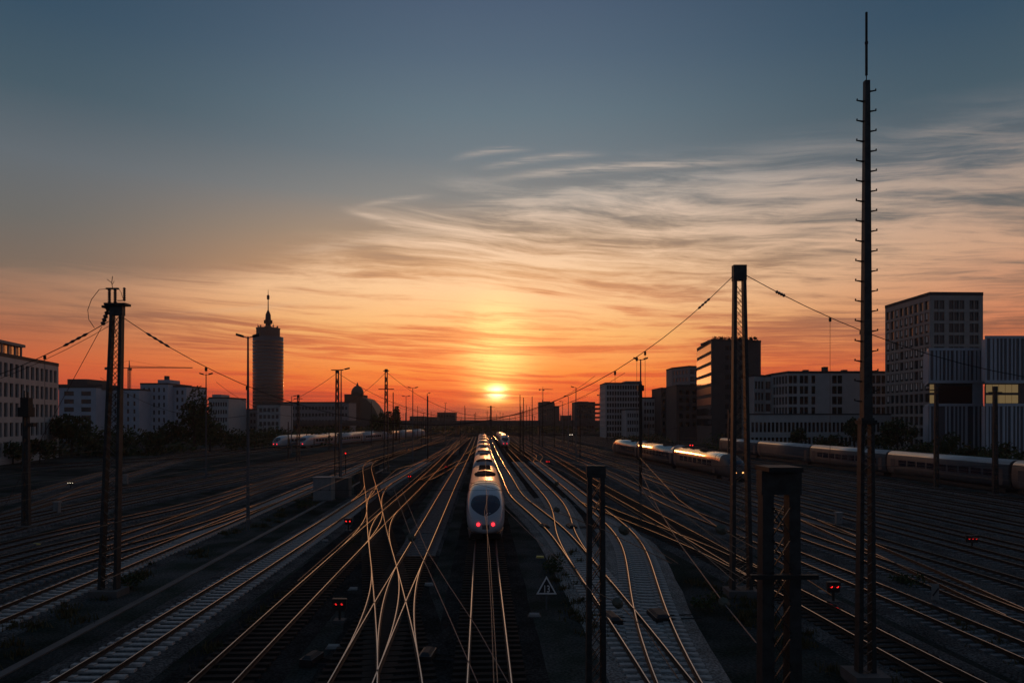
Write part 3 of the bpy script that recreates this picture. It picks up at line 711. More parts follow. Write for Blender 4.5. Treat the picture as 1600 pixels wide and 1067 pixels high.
for i in range(22):
    m = MB(); xx = x0 + .6 + i * .75; m.tube([(xx, 256, h + .4), (xx, 256, h + 1.5 + .5 * random.random())], .05, 4); part('roof_rail', m, 'dark_steel', bs)

m = MB(); rg = random.Random(4)
for k in range(9): crown_mesh(m, (x0 + 1.2 + k * 1.9, 257.5, h + .9), 1.3, 1.0, .9, 70, .28, rg, 3, h)
part('roof_garden', m, 'leaves', bs)

# white facetted office, right
hB = H + (HY - 582) / F * 235
x0, x1, _ = ph(1231, 1386, 235, 582)
rowsB = floors(hB - 14.6, 4, 3.5, .5, 3.1)
b16 = building('office_building', 'long white office with wide window bays and blank panels left of the tall grid tower', [(x0, 235), (x1, 235), (x1, 262), (x0, 262), (91.3, 247)], hB, 'pale_render',
     {0: ([(.3, 1.6), (1.8, 3.1), (4.0, 5.3), (5.5, 6.8), (7.9, 9.2), (14.8, 16.4), (16.6, 18.2), (27.7, 29.2), (29.5, 31.0), (31.3, 32.7)], rowsB, dict(style='dark')),
      4: (lambda L_: even(L_, 5, 1.7, .3), rowsB, dict(style='window'))})
for i in range(4): rooftop(b16, x0 + 6 + i * 6.5, x0 + 7.4 + i * 6.5, 236, 238, hB, hB + 1.0 + (i % 2))
x0b, x1b, hb2 = ph(1172, 1209, 250, 588)
rows2 = floors(hb2 - 17, 4, 3.95, .6, 3.3)
building('office_building', 'white office wing with wide windows between the dark slab and the long white office', [(x0b, 246), (x0b + 5.2, 250), (x1b + .5, 247), (x1b + 4, 268), (x0b - 1, 268)], hb2, 'pale_render',
     {0: (lambda L_: even(L_, 3, 1.4, .4), rows2, dict(style='window')), 1: (lambda L_: even(L_, 2, 2.3, .5), rows2, dict(style='double'))})
# its arcaded base storeys nearer the tracks
xx0, xx1, _ = ph(1166, 1450, 222, 640)
building('arcade_building', 'low pale arcade of thin pilasters along the foot of the white offices', [(xx0, 219), (xx1, 221), (xx1, 224), (xx0, 224)], H - (653 - HY) / F * 220 + 1.2, 'pale_render',
     {0: (lambda L_: even(L_, 44, .85, .4), [(1.0, 3.6), (5.2, 8.3)], dict(style='dark'))}, parapet=.2)
# tall grid tower
cx0, cy0 = (1453 - 800) / F * 200, 200
hT = H + (HY - 460) / F * 200
xr = (1536 - 800) / F * 200.5; xl_ = (1383 - 800) / F * 224
rowsT = floors(hT - 44.2, 13, 3.3, .45, 2.95)
def pickT(i, j):
    rnd = random.Random(i * 31 + j * 7 + 3).random()
    if j >= 5 and j < 12: return 'side' if rnd < .72 else 'window'
    return 'side' if rnd < .08 else 'window'
building('office_tower', 'tall pale grid tower with many square windows, some with white blinds, at the right', [(cx0, cy0), (xr, 200.5), (xr + 1, 226), (xl_, 224)], hT, 'warm_render',
     {0: ([(1.2, 2.6), (2.75, 4.2), (5.5, 6.9), (7.05, 8.45), (8.6, 10), (11.5, 12.8), (12.95, 14.2)], rowsT, dict(style='double', reveal=.35)),
      3: (lambda L_: even(L_, 9, 1.95, .3), rowsT, dict(pick=pickT, reveal=.35))}, parapet=.7)
# two white finned offices in front of it
def finned(label, px0, px1, pyt, y, depth, side_px, gold_left):
    x0, x1, h = ph(px0, px1, y, pyt); xs_ = (side_px - 800) / F * (y + depth)
    hm0, hm1 = H - (632 - HY) / F * y, H - (597 - HY) / F * y
    root = thing('finned_office', label, 'building', ((x0 + x1) / 2, y + depth / 2, 0))
    m = MB()
    for z0, z1 in ((0, hm0), (hm1, h)): m.hexa([(x0, y, z0), (x1, y, z0), (x1, y + depth, z0), (xs_, y + depth, z0)], [(x0, y, z1), (x1, y, z1), (x1, y + depth, z1), (xs_, y + depth, z1)])
    part('wall', m, 'dim_glass', root)
    m = MB(); m.hexa([(x0 + .5, y + .5, hm0), (x1 - 2.2, y + .5, hm0), (x1 - 2.2, y + depth - .5, hm0), (xs_ + .5, y + depth - .5, hm0)], [(x0 + .5, y + .5, hm1), (x1 - 2.2, y + .5, hm1), (x1 - 2.2, y + depth - .5, hm1), (xs_ + .5, y + depth - .5, hm1)])
    part('recessed_storey', m, 'dark_glass', root)
    m = MB(); m.box(x1 - 2.2, x1 - .02, y + .04, y + depth - .1, hm0, hm1); part('corner_pier', m, 'white_fin', root)
    for z0, z1 in ((hm1 - .25, hm1 + .45), (h - .3, h + .35), (hm0 - .4, hm0 + .25)):
        m = MB(); m.hexa([(x0 - .25, y - .3, z0), (x1 + .05, y - .3, z0), (x1 + .05, y + depth, z0), (xs_ - .25, y + depth, z0)], [(x0 - .25, y - .3, z1), (x1 + .05, y - .3, z1), (x1 + .05, y + depth, z1), (xs_ - .25, y + depth, z1)]); part('cornice', m, 'white_fin', root)
    nf = int((x1 - x0) / .95)
    rnd = random.Random(px0)
    for z0, z1 in ((hm1 + .45, h - .3), (0, hm0 - .4)):
        for k in range(nf):
            if z0 == 0 and rnd.random() < .12: continue
            fx = x0 + .1 + (k + rnd.uniform(-.12, .12)) * (x1 - x0 - .4) / (nf - 1); fw = rnd.choice((.26, .34, .55))
            f_ = MB(); f_.box(fx, fx + fw, y - .24, y + .03, z0, z1); part('fin', f_, 'white_fin', root)
    dv = Vector((xs_ - x0, depth, 0)); nd = 6                       # fins on the left return
    for z0, z1 in ((hm1 + .45, h - .3), (0, hm0 - .4)):
        for k in range(nd):
            p = Vector((x0, y, 0)) + dv * ((k + .5) / nd); f_ = MB(); f_.box(p.x - .22, p.x + .03, p.y - .9, p.y + .9, z0, z1); part('fin', f_, 'white_fin', root)
    npn = 8 if gold_left else 5
    for k in range(npn):
        for j in range(2):
            zz0 = hm0 + .35 + j * (hm1 - hm0 - .3) / 2; zz1 = zz0 + (hm1 - hm0) / 2 - .75; w_ = (x1 - x0 - 3) / npn
            wl = x0 + .55 + k * w_; lit_ = (k < 5 if gold_left else (k == 0 and j < 2))
            f_ = MB(); f_.box(wl, wl + w_ - .14, y + .38, y + .48, zz0, zz1); part('window', f_, 'lit_glass' if lit_ else 'dark_glass', root)
    return root
finned('white finned office block with a dark recessed glass storey before the tall grid tower', 1451, 1535, 546, 178, 18, 1446, False)
finned('white finned office block at the right edge with glowing yellow windows in its middle storeys', 1539, 1640, 527, 168, 20, 1540, True)

# ------------------------------------------------------------------ far road bridge over the tracks
br = thing('road_bridge', 'long dark road bridge crossing all tracks below the skyline', 'bridge', (0, 408, 0))
m = MB(); m.box(-260, 260, 400, 424, 5.6, 7.4); part('deck', m, 'dark_concrete', br)
m = MB(); m.box(-260, 260, 399.6, 399.98, 7.0, 8.5); part('parapet', m, 'dark_concrete', br)
for i, x in enumerate(list(range(-240, 250, 24))):
    m = MB(); m.box(x - 8 - .6, x - 8 + .6, 402, 422, 0, 5.6); part('pier', m, 'dark_concrete', br)
for s_ in (-1, 1):
    m = MB(); a_, b2_ = (-430, -258) if s_ < 0 else (258, 430)
    za, zb_ = (0, 7.2) if s_ < 0 else (7.2, 0); m.hexa([(a_, 396, -.1), (b2_, 396, -.1), (b2_, 428, -.1), (a_, 428, -.1)], [(a_, 399, za + .01), (b2_, 399, zb_ + .01), (b2_, 425, zb_ + .01), (a_, 425, za + .01)])
    struct('embankment', m, 'soil')

# ------------------------------------------------------------------ trees and shrubs
def tree(label, px, y, h, r, seed, n=1500, size=.45, group=None, kind='leaves', tall=1.0, low=.2):
    rnd = random.Random(seed); x = (px - 800) / F * y
    t = thing('broadleaf_tree', label, 'tree', (x, y, 0), group)
    m = MB(); m.tube([(x, y, 0), (x + .1, y, h * .3), (x - .2, y, h * .55), (x, y, h * .8)], [.03 * h, .022 * h, .014 * h, .006 * h], 7)
    for k in range(5):
        a = rnd.uniform(0, 6.28); z = h * rnd.uniform(.3, .55); m.tube([(x, y, z), (x + r * .35 * math.cos(a), y + r * .35 * math.sin(a), z + h * .14), (x + r * .7 * math.cos(a), y + r * .7 * math.sin(a), z + h * .24)], [.011 * h, .007 * h, .003 * h], 5)
    part('trunk', m, 'bark', t)
    m = MB(); zc = h * (1 + low) / 2; crown_mesh(m, (x, y, zc), r, r, h * (1 - low) / 2 * 1.0, n, size, rnd, 9, .3)
    part('crown', m, kind, t); return t
tree('tall rounded dark tree standing before the blue grey blocks at left', 304, 205, 18.5, 5.2, 1, 2600, .42, low=.1)
tree('bushy tree at the right foot of the tall rounded tree', 328, 200, 10.5, 4.2, 2, 1300, .4, low=.05)
tree('broad low tree right of the arcaded office', 112, 168, 10.5, 5.4, 3, 1700, .42, low=.05)
tree('small tree left of the tall rounded tree', 268, 210, 9.0, 4.6, 4, 1200, .42, low=.05)
tree('spiky poplar group with uneven tops right of the domed hall', 602, 300, 14.5, 4.2, 5, 1100, .5, low=.1)
tree('pointed dark tree right of the spiky poplars', 619, 305, 15.5, 2.6, 6, 700, .5, low=.1)
tree('dark shrubby tree between the domed hall and the poplars', 588, 295, 11.5, 3.8, 7, 900, .5, low=.1)
tree('round tree on the low arcade left of the tall grid tower', 1335, 200, 9.8, 3.2, 8, 1100, .36, low=.25)
tree('dense tree before the foot of the tall grid tower', 1402, 180, 9.6, 4.6, 9, 1500, .36, low=.1)
tree('small tree in front of the long white office', 1248, 205, 6.8, 2.6, 10, 700, .34, low=.1)
tree('bushy tree before the first finned office', 1480, 150, 6.6, 3.0, 11, 800, .3, low=.1)
rnd = random.Random(5)
for k, (px, y, h, r_, lb) in enumerate(((150, 175, 6.5, 4.2, 'low dark bush right behind the left lattice mast'), (188, 178, 7.0, 4.6, 'dark bush under the long crane jib'), (228, 182, 6.4, 4.4, 'low dark bush between left lattice mast and tall rounded tree'),
        (62, 150, 5.0, 3.8, 'small bush at the right corner of the arcaded office'), (20, 146, 5.6, 4.0, 'small bush at the left picture edge below the arcaded office'), (362, 210, 6.6, 4.8, 'dark bush left of the twin lamp near the round tower'),
        (398, 215, 6.8, 5.0, 'dark bush at the foot of the round tower'), (430, 240, 6.2, 5.0, 'dark bush just left of the two white trains at left'))):
    tree(lb, px, y, h, r_, 30 + k, 650, .4, 'bushes along the left yard edge', low=-.1)
for k, (px, y, h, r_, lb) in enumerate(((1185, 225, 5, 3, 'low bush right of the tallest lattice mast'), (1285, 192, 5, 3.2, 'low bush below the blank panel of the long white office'), (1310, 195, 6, 3, 'taller bush left of the radio mast'),
        (1368, 185, 5.5, 3.2, 'dark bush just right of the radio mast'), (1440, 160, 4.6, 3, 'low bush left of the first finned office'), (1520, 148, 4.4, 2.6, 'low bush before the right corner of the first finned office'), (1566, 142, 4.6, 2.4, 'low bush at the right edge before the office with glowing windows'))):
    tree(lb, px, y, h, r_, 60 + k, 520, .34, 'bushes behind the long dark train', low=-.1)
def scrub(name, pts, n, size, seed, hmax, kind='leaves'):
    """one mass of weeds or scrub along a strip: pts = list of (x0, x1, y0, y1)"""
    rnd = random.Random(seed); m = MB()
    for _ in range(n):
        x0, x1, y0, y1 = rnd.choice(pts); x = rnd.uniform(x0, x1); y = rnd.uniform(y0, y1)
        hh = hmax * max(.05, .5 + .9 * noise.noise(Vector((x * .07, y * .07, seed)))) ; z = rnd.random() ** .7 * hh
        s_ = size * rnd.uniform(.5, 1.5); a = Vector((rnd.gauss(0, 1), rnd.gauss(0, 1), rnd.gauss(0, 1))).normalized(); b = a.orthogonal().normalized(); c2 = a.cross(b); p = Vector((x, y, z))
        m.quad([p - b * s_, p - c2 * s_ * .5, p + b * s_, p + c2 * s_ * .5])
    o = link(m.mesh(name, kind), name); o['kind'] = 'stuff'; return o
scrub('far_scrub', [(-170, -88, 175, 200), (-130, -60, 230, 300), (-110, -66, 300, 380), (-300, -60, 430, 470)], 12000, .6, 1, 7.5)
scrub('skyline_wood', [(-190, 330, 432, 520), (-60, 60, 520, 640), (60, 130, 385, 398)], 15000, .9, 2, 6.6)
scrub('trackside_scrub', [(58, 82, 195, 218), (88, 112, 150, 172), (76, 96, 100, 140), (44, 60, 250, 330)], 7000, .35, 3, 4.6)

def weeds(n, seed):
    rnd = random.Random(seed); m = MB()
    spots = [(S(-19.6 + rnd.uniform(-1.5, 1.5), Y)[1], Y) for Y in [rnd.uniform(24, 110) for _ in range(60)]] + \
            [(S(13 + rnd.uniform(-1.2, 1.2), Y)[1], Y) for Y in [rnd.uniform(22, 40) for _ in range(34)]] + \
            [(rnd.uniform(18.9, 20.5), rnd.uniform(24, 36)) for _ in range(10)] + [(rnd.uniform(-12, -11), rnd.uniform(24, 60)) for _ in range(20)] + \
            [(rnd.uniform(2.2, 4.4), rnd.uniform(28, 50)) for _ in range(26)]
    for (x, y) in spots:
        for _ in range(n):
            a = rnd.uniform(0, 6.28); rr = abs(rnd.gauss(0, .35)); h = rnd.uniform(.06, .38); px, py = x + rr * math.cos(a), y + rr * math.sin(a)
            t = rnd.uniform(0, 6.28); w = rnd.uniform(.02, .05); l = rnd.uniform(-.14, .14); k = rnd.uniform(-.14, .14)
            m.quad([(px - w * math.cos(t), py - w * math.sin(t), 0), (px + w * math.cos(t), py + w * math.sin(t), 0), (px + l, py + k, h)])
    o = link(m.mesh('weeds', 'dry_leaves'), 'weeds'); o['kind'] = 'stuff'
weeds(60, 9)

# ------------------------------------------------------------------ trains
def sgnp(v, e): return math.copysign(abs(v) ** e, v)
NOSE = [(0, .50, .78, 1.26), (.06, .82, .62, 1.56), (.22, 1.06, .50, 1.92), (.55, 1.23, .42, 2.34), (1.0, 1.34, .36, 2.72), (1.7, 1.42, .30, 3.12),
        (2.6, 1.46, .28, 3.46), (3.7, 1.475, .28, 3.72), (5.0, 1.475, .28, 3.86), (6.5, 1.475, .28, 3.90)]
def prof_at(y):
    if y >= NOSE[-1][0]: return NOSE[-1][1:]
    for a, b in zip(NOSE, NOSE[1:]):
        if a[0] <= y <= b[0]:
            t = (y - a[0]) / (b[0] - a[0]); return tuple(a[i] * (1 - t) + b[i] * t for i in (1, 2, 3))
def surf(y, a, k=0.0):
    w, zb, zt = prof_at(y); ex = .62 if y > 1 else .62 + .3 * (1 - y)
    zc, hh = (zb + zt) / 2, (zt - zb) / 2
    return Vector(((w + k) * sgnp(math.cos(a), ex), y, zc + (hh + k) * sgnp(math.sin(a), ex)))
def body_mesh(mb, y0, y1, n=32, nose0=False, nose1=False, body=''):
    """body of one coach; a nose at either end when asked"""
    ys = []
    if nose0: ys += [(y0 + a, a) for a in (0, .04, .08, .18, .3, .5, .7, 1, 1.3, 1.7, 2.1, 2.5, 3, 3.5, 4, 4.6, 5.2, 6.5)]
    else: ys += [(y0, 99)]
    if nose1: ys += [(y1 - a, a) for a in (6.5, 5.2, 4, 3, 2.1, 1.3, .7, .3, .08, 0)]
    else: ys += [(y1, 99)]
    base = len(mb.v)
    for Y, a in ys:
        for k in range(n):
            p = surf(a, 2 * PI * k / n); mb.v.append((p.x, Y, p.z))
    for i in range(len(ys) - 1):
        for k in range(n):
            t = 2 * PI * (k + .5) / n
            lo_ = .07 if body == 'coach_dark' else .20  # roof metal carried down the sunlit train's sides to widen its glow band
            mi = 1 if (lo_ * PI < t < (1 - lo_) * PI and ys[i][1] > 3.9 and ys[i + 1][1] > 3.9) else 0
            mb.f.append((base + i * n + k, base + (i + 1) * n + k, base + (i + 1) * n + (k + 1) % n, base + i * n + (k + 1) % n)); mb.m.append(mi)
    mb.f.append(tuple(base + k for k in range(n))); mb.m.append(0)
    mb.f.append(tuple(base + (len(ys) - 1) * n + k for k in range(n))[::-1]); mb.m.append(0)
def ellipse_patch(yc, ry, ac, ra, k, fn=surf, rings=5, seg=28):
    m = MB(); m.v.append(tuple(fn(yc, ac, k)))
    for i in range(1, rings + 1):
        for j in range(seg):
            t = 2 * PI * j / seg; m.v.append(tuple(fn(yc + ry * i / rings * math.sin(t), ac + ra * i / rings * math.cos(t), k)))
    for j in range(seg): m.f.append((0, 1 + j, 1 + (j + 1) % seg)); m.m.append(0)
    for i in range(rings - 1):
        for j in range(seg): a = 1 + i * seg; m.f.append((a + j, a + seg + j, a + seg + (j + 1) % seg, a + (j + 1) % seg)); m.m.append(0)
    return m
def lp(name, mb, mats, parent, smooth=False):       # part in the local frame of its thing
    return link(mb.mesh(name, mats, (0, 0, 0), smooth), name, parent)
def make_train(name, label, cat, key, y_front, n, coach=25.0, body='white_paint', roofm='train_roof', group=None, lamps='red_lamp', nose=True, tail_nose=True, detail=True, hood=True):
    """coaches follow the curve of their track; every coach is a part with parts of its own"""
    line = TRK[key]
    def at(Y):
        i = min(range(len(line)), key=lambda k: abs(line[k].y - Y)); i = max(1, min(len(line) - 2, i))
        a, b = line[i - 1], line[i + 1]; t = (Y - a.y) / (b.y - a.y); return a + (b - a) * t
    p0 = at(y_front); root = thing(name, label, cat, (p0.x, p0.y, 0), group)
    Y = y_front; ms = {}
    for c in range(n):
        L_ = coach + (1.6 if c in (0, n - 1) and nose else 0)
        a, b = at(Y), at(Y + L_); rz = -math.atan2((b - a).x, (b - a).y)
        n0, n1 = nose and c == 0, nose and tail_nose and c == n - 1
        y1 = L_ - (.0 if n1 else .55)
        k = ('b', n0, n1, round(y1, 2))
        if k not in ms:
            m = MB(); body_mesh(m, 0, y1, nose0=n0, nose1=n1, body=body); ms[k] = m.mesh('coach', [body, roofm], smooth=False)
            for p in ms[k].polygons: p.use_smooth = len(p.vertices) == 4
        co = link(ms[k], 'coach', root, a - p0 + Vector((0, 0, .30)), rz)
        ya, yb = (5.8 if n0 else .8), (y1 - 6 if n1 else y1 - .8)
        def sub(key2, nm, mats, fn, smooth=False):
            kk = (key2, round(ya, 1), round(yb, 1))
            if kk not in ms: mm = MB(); fn(mm); ms[kk] = mm.mesh(nm, mats, smooth=smooth)
            return link(ms[kk], nm, co)
        if detail:
            for sx in (-1, 1):
                nw = int((yb - ya - 3.0) / 2.3)
                def wf(mm, sx=sx):
                    mm.box(*((1.452, 1.492) if sx > 0 else (-1.492, -1.452)), 0, 1.9, 1.75, 2.6)
                kw = ('w', sx)
                if kw not in ms: mm = MB(); wf(mm); ms[kw] = mm.mesh('window', 'train_glass')
                for q in range(nw if c < 3 or n < 5 else 0):
                    link(ms[kw], 'window', co, (0, ya + 1.6 + q * 2.3, 0))
                sub(('stripe', sx), 'stripe', 'red_stripe' if body == 'white_paint' else 'skirt', lambda mm: mm.box(*((1.462, 1.486) if sx > 0 else (-1.486, -1.462)), ya, yb, 1.22, 1.36))
                for q in range(2):
                    kd = ('d', sx)
                    if kd not in ms: mm = MB(); mm.box(*((1.455, 1.490) if sx > 0 else (-1.490, -1.455)), 0, .95, .75, 2.75); ms[kd] = mm.mesh('door', 'skirt')
                    link(ms[kd], 'door', co, (0, ya - .2 + (.3 if q == 0 else yb - ya - 1.0), 0))
            def und(mm): mm.box(-1.2, 1.2, ya, yb, -.15, .34)
            sub('under', 'underframe', 'underframe', und)
            if hood:
                def fair(mm, yy0=.25, hgt=.33):                     # raised arch at the coach end
                    nn = 14
                    for i in range(nn):
                        t0, t1 = PI * (.17 + .66 * i / nn), PI * (.17 + .66 * (i + 1) / nn)
                        pa, pb = surf(9, t0), surf(9, t1); e0, e1 = math.sin(PI * i / nn) * hgt, math.sin(PI * (i + 1) / nn) * hgt
                        b_ = [(pa.x, yy0, pa.z - .06), (pb.x, yy0, pb.z - .06), (pb.x, yy0 + 1.2, pb.z - .06), (pa.x, yy0 + 1.2, pa.z - .06)]
                        t_ = [(pa.x, yy0, pa.z + e0 + .015), (pb.x, yy0, pb.z + e1 + .015), (pb.x, yy0 + 1.2, pb.z + .012), (pa.x, yy0 + 1.2, pa.z + .012)]
                        mm.hexa(b_[::-1] if False else b_, t_)
                if not n0: sub('fair', 'roof_fairing', 'white_paint', fair)
                def well(mm, yc=(ya + 7.2 if n0 else ya + 6)):
                    seg = 24; r_ = []
                    for ins, z in ((0, 3.86), (.0, 3.93), (.16, 4.02), (.5, 4.05)):
                        r_.append([((.98 - ins) * math.cos(2 * PI * j / seg), yc + (3.0 - ins * 1.6) * math.sin(2 * PI * j / seg), z - .012 * abs(math.cos(2 * PI * j / seg))) for j in range(seg)])
                    bs = len(mm.v)
                    for q in r_: mm.v += q
                    for i in range(3):
                        for j in range(seg): mm.f.append((bs + i * seg + j, bs + i * seg + (j + 1) % seg, bs + (i + 1) * seg + (j + 1) % seg, bs + (i + 1) * seg + j)); mm.m.append(0)
                    mm.f.append(tuple(bs + 3 * seg + j for j in range(seg))); mm.m.append(0)
                sub('well' + str(n0), 'roof_equipment', 'roof_black', well)
                for q, yy in enumerate((ya + 1.2 if not n0 else ya + 12.6, yb - 3.4)):
                    def un(mm, yy=yy): mm.hexa([(-.62, yy, 3.86), (.62, yy, 3.86), (.62, yy + 1.9, 3.86), (-.62, yy + 1.9, 3.86)], [(-.5, yy + .1, 4.04), (.5, yy + .1, 4.04), (.5, yy + 1.8, 4.04), (-.5, yy + 1.8, 4.04)])
                    sub('un%d' % q, 'roof_unit', 'roof_black', un)
        for yb_ in (3.6, y1 - 3.6):
            if not detail: break
            mm = MB()
            if 'bog' not in ms:
                mm.box(-1.0, 1.0, -1.5, 1.5, -.02, .28)
                for xx in (-.78, .72):
                    for w_ in (-1.25, 1.25):
                        seg = 12; mm.quad([(xx, w_ + .45 * math.cos(2 * PI * j / seg), .32 + .45 * math.sin(2 * PI * j / seg)) for j in range(seg)])
                ms['bog'] = mm.mesh('bogie', 'underframe')
            link(ms['bog'], 'bogie', co, (0, yb_, -.12))
        if c < n - 1:
            if 'bel' not in ms: mm = MB(); mm.box(-1.15, 1.15, 0, .6, .6, 3.45); ms['bel'] = mm.mesh('bellows', 'roof_black')
            link(ms['bel'], 'bellows', co, (0, y1 - .02, 0))
        if n0 or (n1 and not n0):
            flip = Matrix.Identity(3)
            def f_(y, a, k):
                v = surf(y, a, k); return v if n0 else Vector((v.x, L_ - v.y, v.z))
            lp('windscreen', ellipse_patch(1.02, .86, PI / 2, .80, .012, f_), 'train_glass', co, True)
            if n0: m = MB(); m.box(-.26, .26, -.02, .06, .86, 1.18); lp('coupler_cover', m, 'skirt', co)
            for sx in (-1, 1):
                if not n0: continue
                c0 = Vector((sx * .54, .05, 1.22)); m = MB()
                seg = 14; q0 = len(m.v)
                for rr, dy_ in ((.125, .04), (.125, -.03), (.06, -.06)):
                    for j in range(seg): m.v.append((c0.x + rr * math.cos(2 * PI * j / seg), c0.y + dy_ - .04, c0.z + rr * math.sin(2 * PI * j / seg)))
                for i in range(2):
                    for j in range(seg): m.f.append((q0 + i * seg + j, q0 + i * seg + (j + 1) % seg, q0 + (i + 1) * seg + (j + 1) % seg, q0 + (i + 1) * seg + j)); m.m.append(0)
                m.f.append(tuple(q0 + 2 * seg + j for j in range(seg))); m.m.append(0)
                lp('tail_light', m, lamps, co)
                # a lower marker lamp and the skirt edge
                c1 = surf(.34, -PI / 2 + sx * .9, .012); m = MB(); m.box(c1.x - .13, c1.x + .13, c1.y - .02, c1.y + .1, c1.z - .04, c1.z + .05); lp('marker_lamp', m, 'lamp_lens', co)
            if n0:
                m = MB(); a_, b_ = surf(.32, PI / 2 - .02, .03), surf(1.25, PI / 2 - .42, .03); m.bar(tuple(a_), tuple(b_), .03, .02); lp('wiper', m, 'roof_black', co)
                for ysm in (5.9, 4.6):
                    m = MB(); m.tube([tuple(surf(ysm, PI * (.02 + .96 * q / 24), .004)) for q in range(25)], .014, 4); lp('panel_seam', m, 'roof_black', co)
                for sx in (-1, 1):
                    m = MB(); m.tube([tuple(surf(.05 + q * .3, PI / 2 - sx * (1.18 + .02 * q), .004)) for q in range(10)], .012, 4); lp('panel_seam', m, 'skirt', co)
                m = MB()
                for sx in (-1, 1): m.hexa([(sx * .2, 1.15, -.05), (sx * .2 + sx * 1.0, 1.5, -.05), (sx * 1.22, 3.4, -.05), (sx * .2, 3.4, -.05)], [(sx * .2, .5, .36), (sx * 1.1, .9, .42), (sx * 1.42, 3.4, .5), (sx * .2, 3.4, .5)])
                lp('skirt', m, 'skirt', co)
        Y += L_ * math.cos(rz)
    return root
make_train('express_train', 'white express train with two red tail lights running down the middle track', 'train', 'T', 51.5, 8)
make_train('express_train', 'sunlit white train standing right of the tracks with an orange lamp on its end', 'train', 'R11', 101, 3, coach=26, lamps='orange_lamp', hood=True, body='coach_dark', roofm='glow_tinted_roof')
make_train('express_train', 'small distant white train whose roof glows orange right of the middle train', 'train', 'R1b', 224, 3, coach=22, hood=False)
make_train('express_train', 'white train at left with two red tail lights, the outer one of the pair', 'train', 'LA', 218, 4, coach=24, hood=False)
make_train('express_train', 'white train at left with gleaming roof, the inner one of the pair', 'train', 'LB', 220, 6, coach=24, hood=False)
# long passenger train along the right edge
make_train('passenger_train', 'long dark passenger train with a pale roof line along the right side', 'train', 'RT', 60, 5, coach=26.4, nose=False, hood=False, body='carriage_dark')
# pantographs on the middle train
def pantograph(parent_train, coach_i, y):
    co = [c for c in parent_train.children if c.name.startswith('coach')][coach_i]
    m = MB(); m.box(-.7, .7, y - .6, y + .6, 3.98, 4.08); m.tube([(0, y - .5, 4.08), (0, y + 1.1, 4.55), (0, y - .2, 5.2)], .035, 6)
    m.tube([(-.8, y - .25, 5.14), (-.55, y - .25, 5.24), (.55, y - .25, 5.24), (.8, y - .25, 5.14)], .03, 6); lp('pantograph', m, 'dark_steel', co)

pantograph([o for o in C.objects if o.name == 'express_train'][0], 2, 6.0)
# ------------------------------------------------------------------ masts
def channel_mast(name, label, x, y, h, wb, wt, chan=.2, depth=.4, panels=14, group=None, cap=.5, lean=0.0, matn='steel', brace_single=True, z0=0.0):
    """two tapered steel channels tied by crossed lacing bars"""
    t = thing(name, label, 'mast', (x, y, 0), group)
    top = x + lean
    for s_ in (-1, 1):
        m = MB(); xb, xt = x + s_ * (wb - chan) / 2, top + s_ * (wt - chan * .85) / 2
        c0, c1 = chan / 2, chan * .85 / 2
        m.hexa([(xb - c0, y - depth / 2, 0), (xb + c0, y - depth / 2, 0), (xb + c0, y + depth / 2, 0), (xb - c0, y + depth / 2, 0)],
               [(xt - c1, y - depth * .35, h), (xt + c1, y - depth * .35, h), (xt + c1, y + depth * .35, h), (xt - c1, y + depth * .35, h)]); part('leg', m, matn, t)
    bm_ = MB()
    for fy in (-1, 1):
        for i in range(panels):
            za, zb = h * (i + .04) / panels, h * (i + .96) / panels
            if zb > h - cap: continue
            def gx(z, s_): k = z / h; return x + lean * k + s_ * ((wb - chan * 1.5) / 2 * (1 - k) + (wt - chan * 1.5) / 2 * k)
            yy = y + fy * (depth / 2 * (1 - .3 * za / h) + .012)
            for s_ in (-1, 1):
                p, q = (gx(za, -s_), yy + .008 * s_, za), (gx(zb, s_), yy + .008 * s_, zb)
                if brace_single: b1_ = MB(); b1_.bar(p, q, .06, .014); part('brace', b1_, matn, t)
                else: bm_.bar(p, q, .09, .014)
    if not brace_single: tag(part('lacing', bm_, matn, t), kind='stuff')
    m = MB(); m.box(top - wt / 2 - .03, top + wt / 2 + .03, y - depth * .38, y + depth * .38, h - cap, h + .04); part('head_plate', m, matn, t)
    m = MB(); m.box(x - wb / 2 - .25, x + wb / 2 + .25, y - .6, y + .6, 0, .35); part('footing', m, 'dark_concrete', t)
    return t
def insulator(mb, p, q, r=.09, n=5, mi=0):
    p, q = Vector(p), Vector(q); pts, rs = [], []
    for i in range(n * 2 + 1): pts.append(p.lerp(q, i / (n * 2))); rs.append(r if i % 2 else r * .45)
    mb.tube(pts, rs, 8, mi)
YH = 36.8
mL = P(183.5, 478, YH); mR = P(1155, 416, YH)
M1 = channel_mast('lattice_mast', 'tall lattice mast at left crowned with insulators, a switch and loose cables', (170 - 800) / F * YH, YH, mL.z, 1.0, .62, .17, .42, 27, lean=.44)
hx, hz = mL.x + .0, mL.z
m = MB(); m.box(hx - .55, hx + .55, 36.5, 37.1, hz, hz + .12); m.box(hx - .72, hx - .3, 36.6, 37.0, hz - .12, hz); part('cross_arm', m, 'dark_steel', M1)
for dx_, h0, h1, rr in ((-.42, .15, .86, .10), (-.12, .15, .86, .10), (.36, .25, .96, .085)):
    m = MB(); insulator(m, (hx + dx_, 36.8, hz + h0), (hx + dx_, 36.8, hz + h1), rr, 6); part('insulator', m, 'porcelain', M1)
m = MB(); m.box(hx - .58, hx + .06, 36.74, 36.86, hz + .86, hz + .94); m.bar((hx + .0, 36.8, hz + .28), (hx + .28, 36.8, hz + .28), .04); part('switch_blade', m, 'dark_steel', M1)
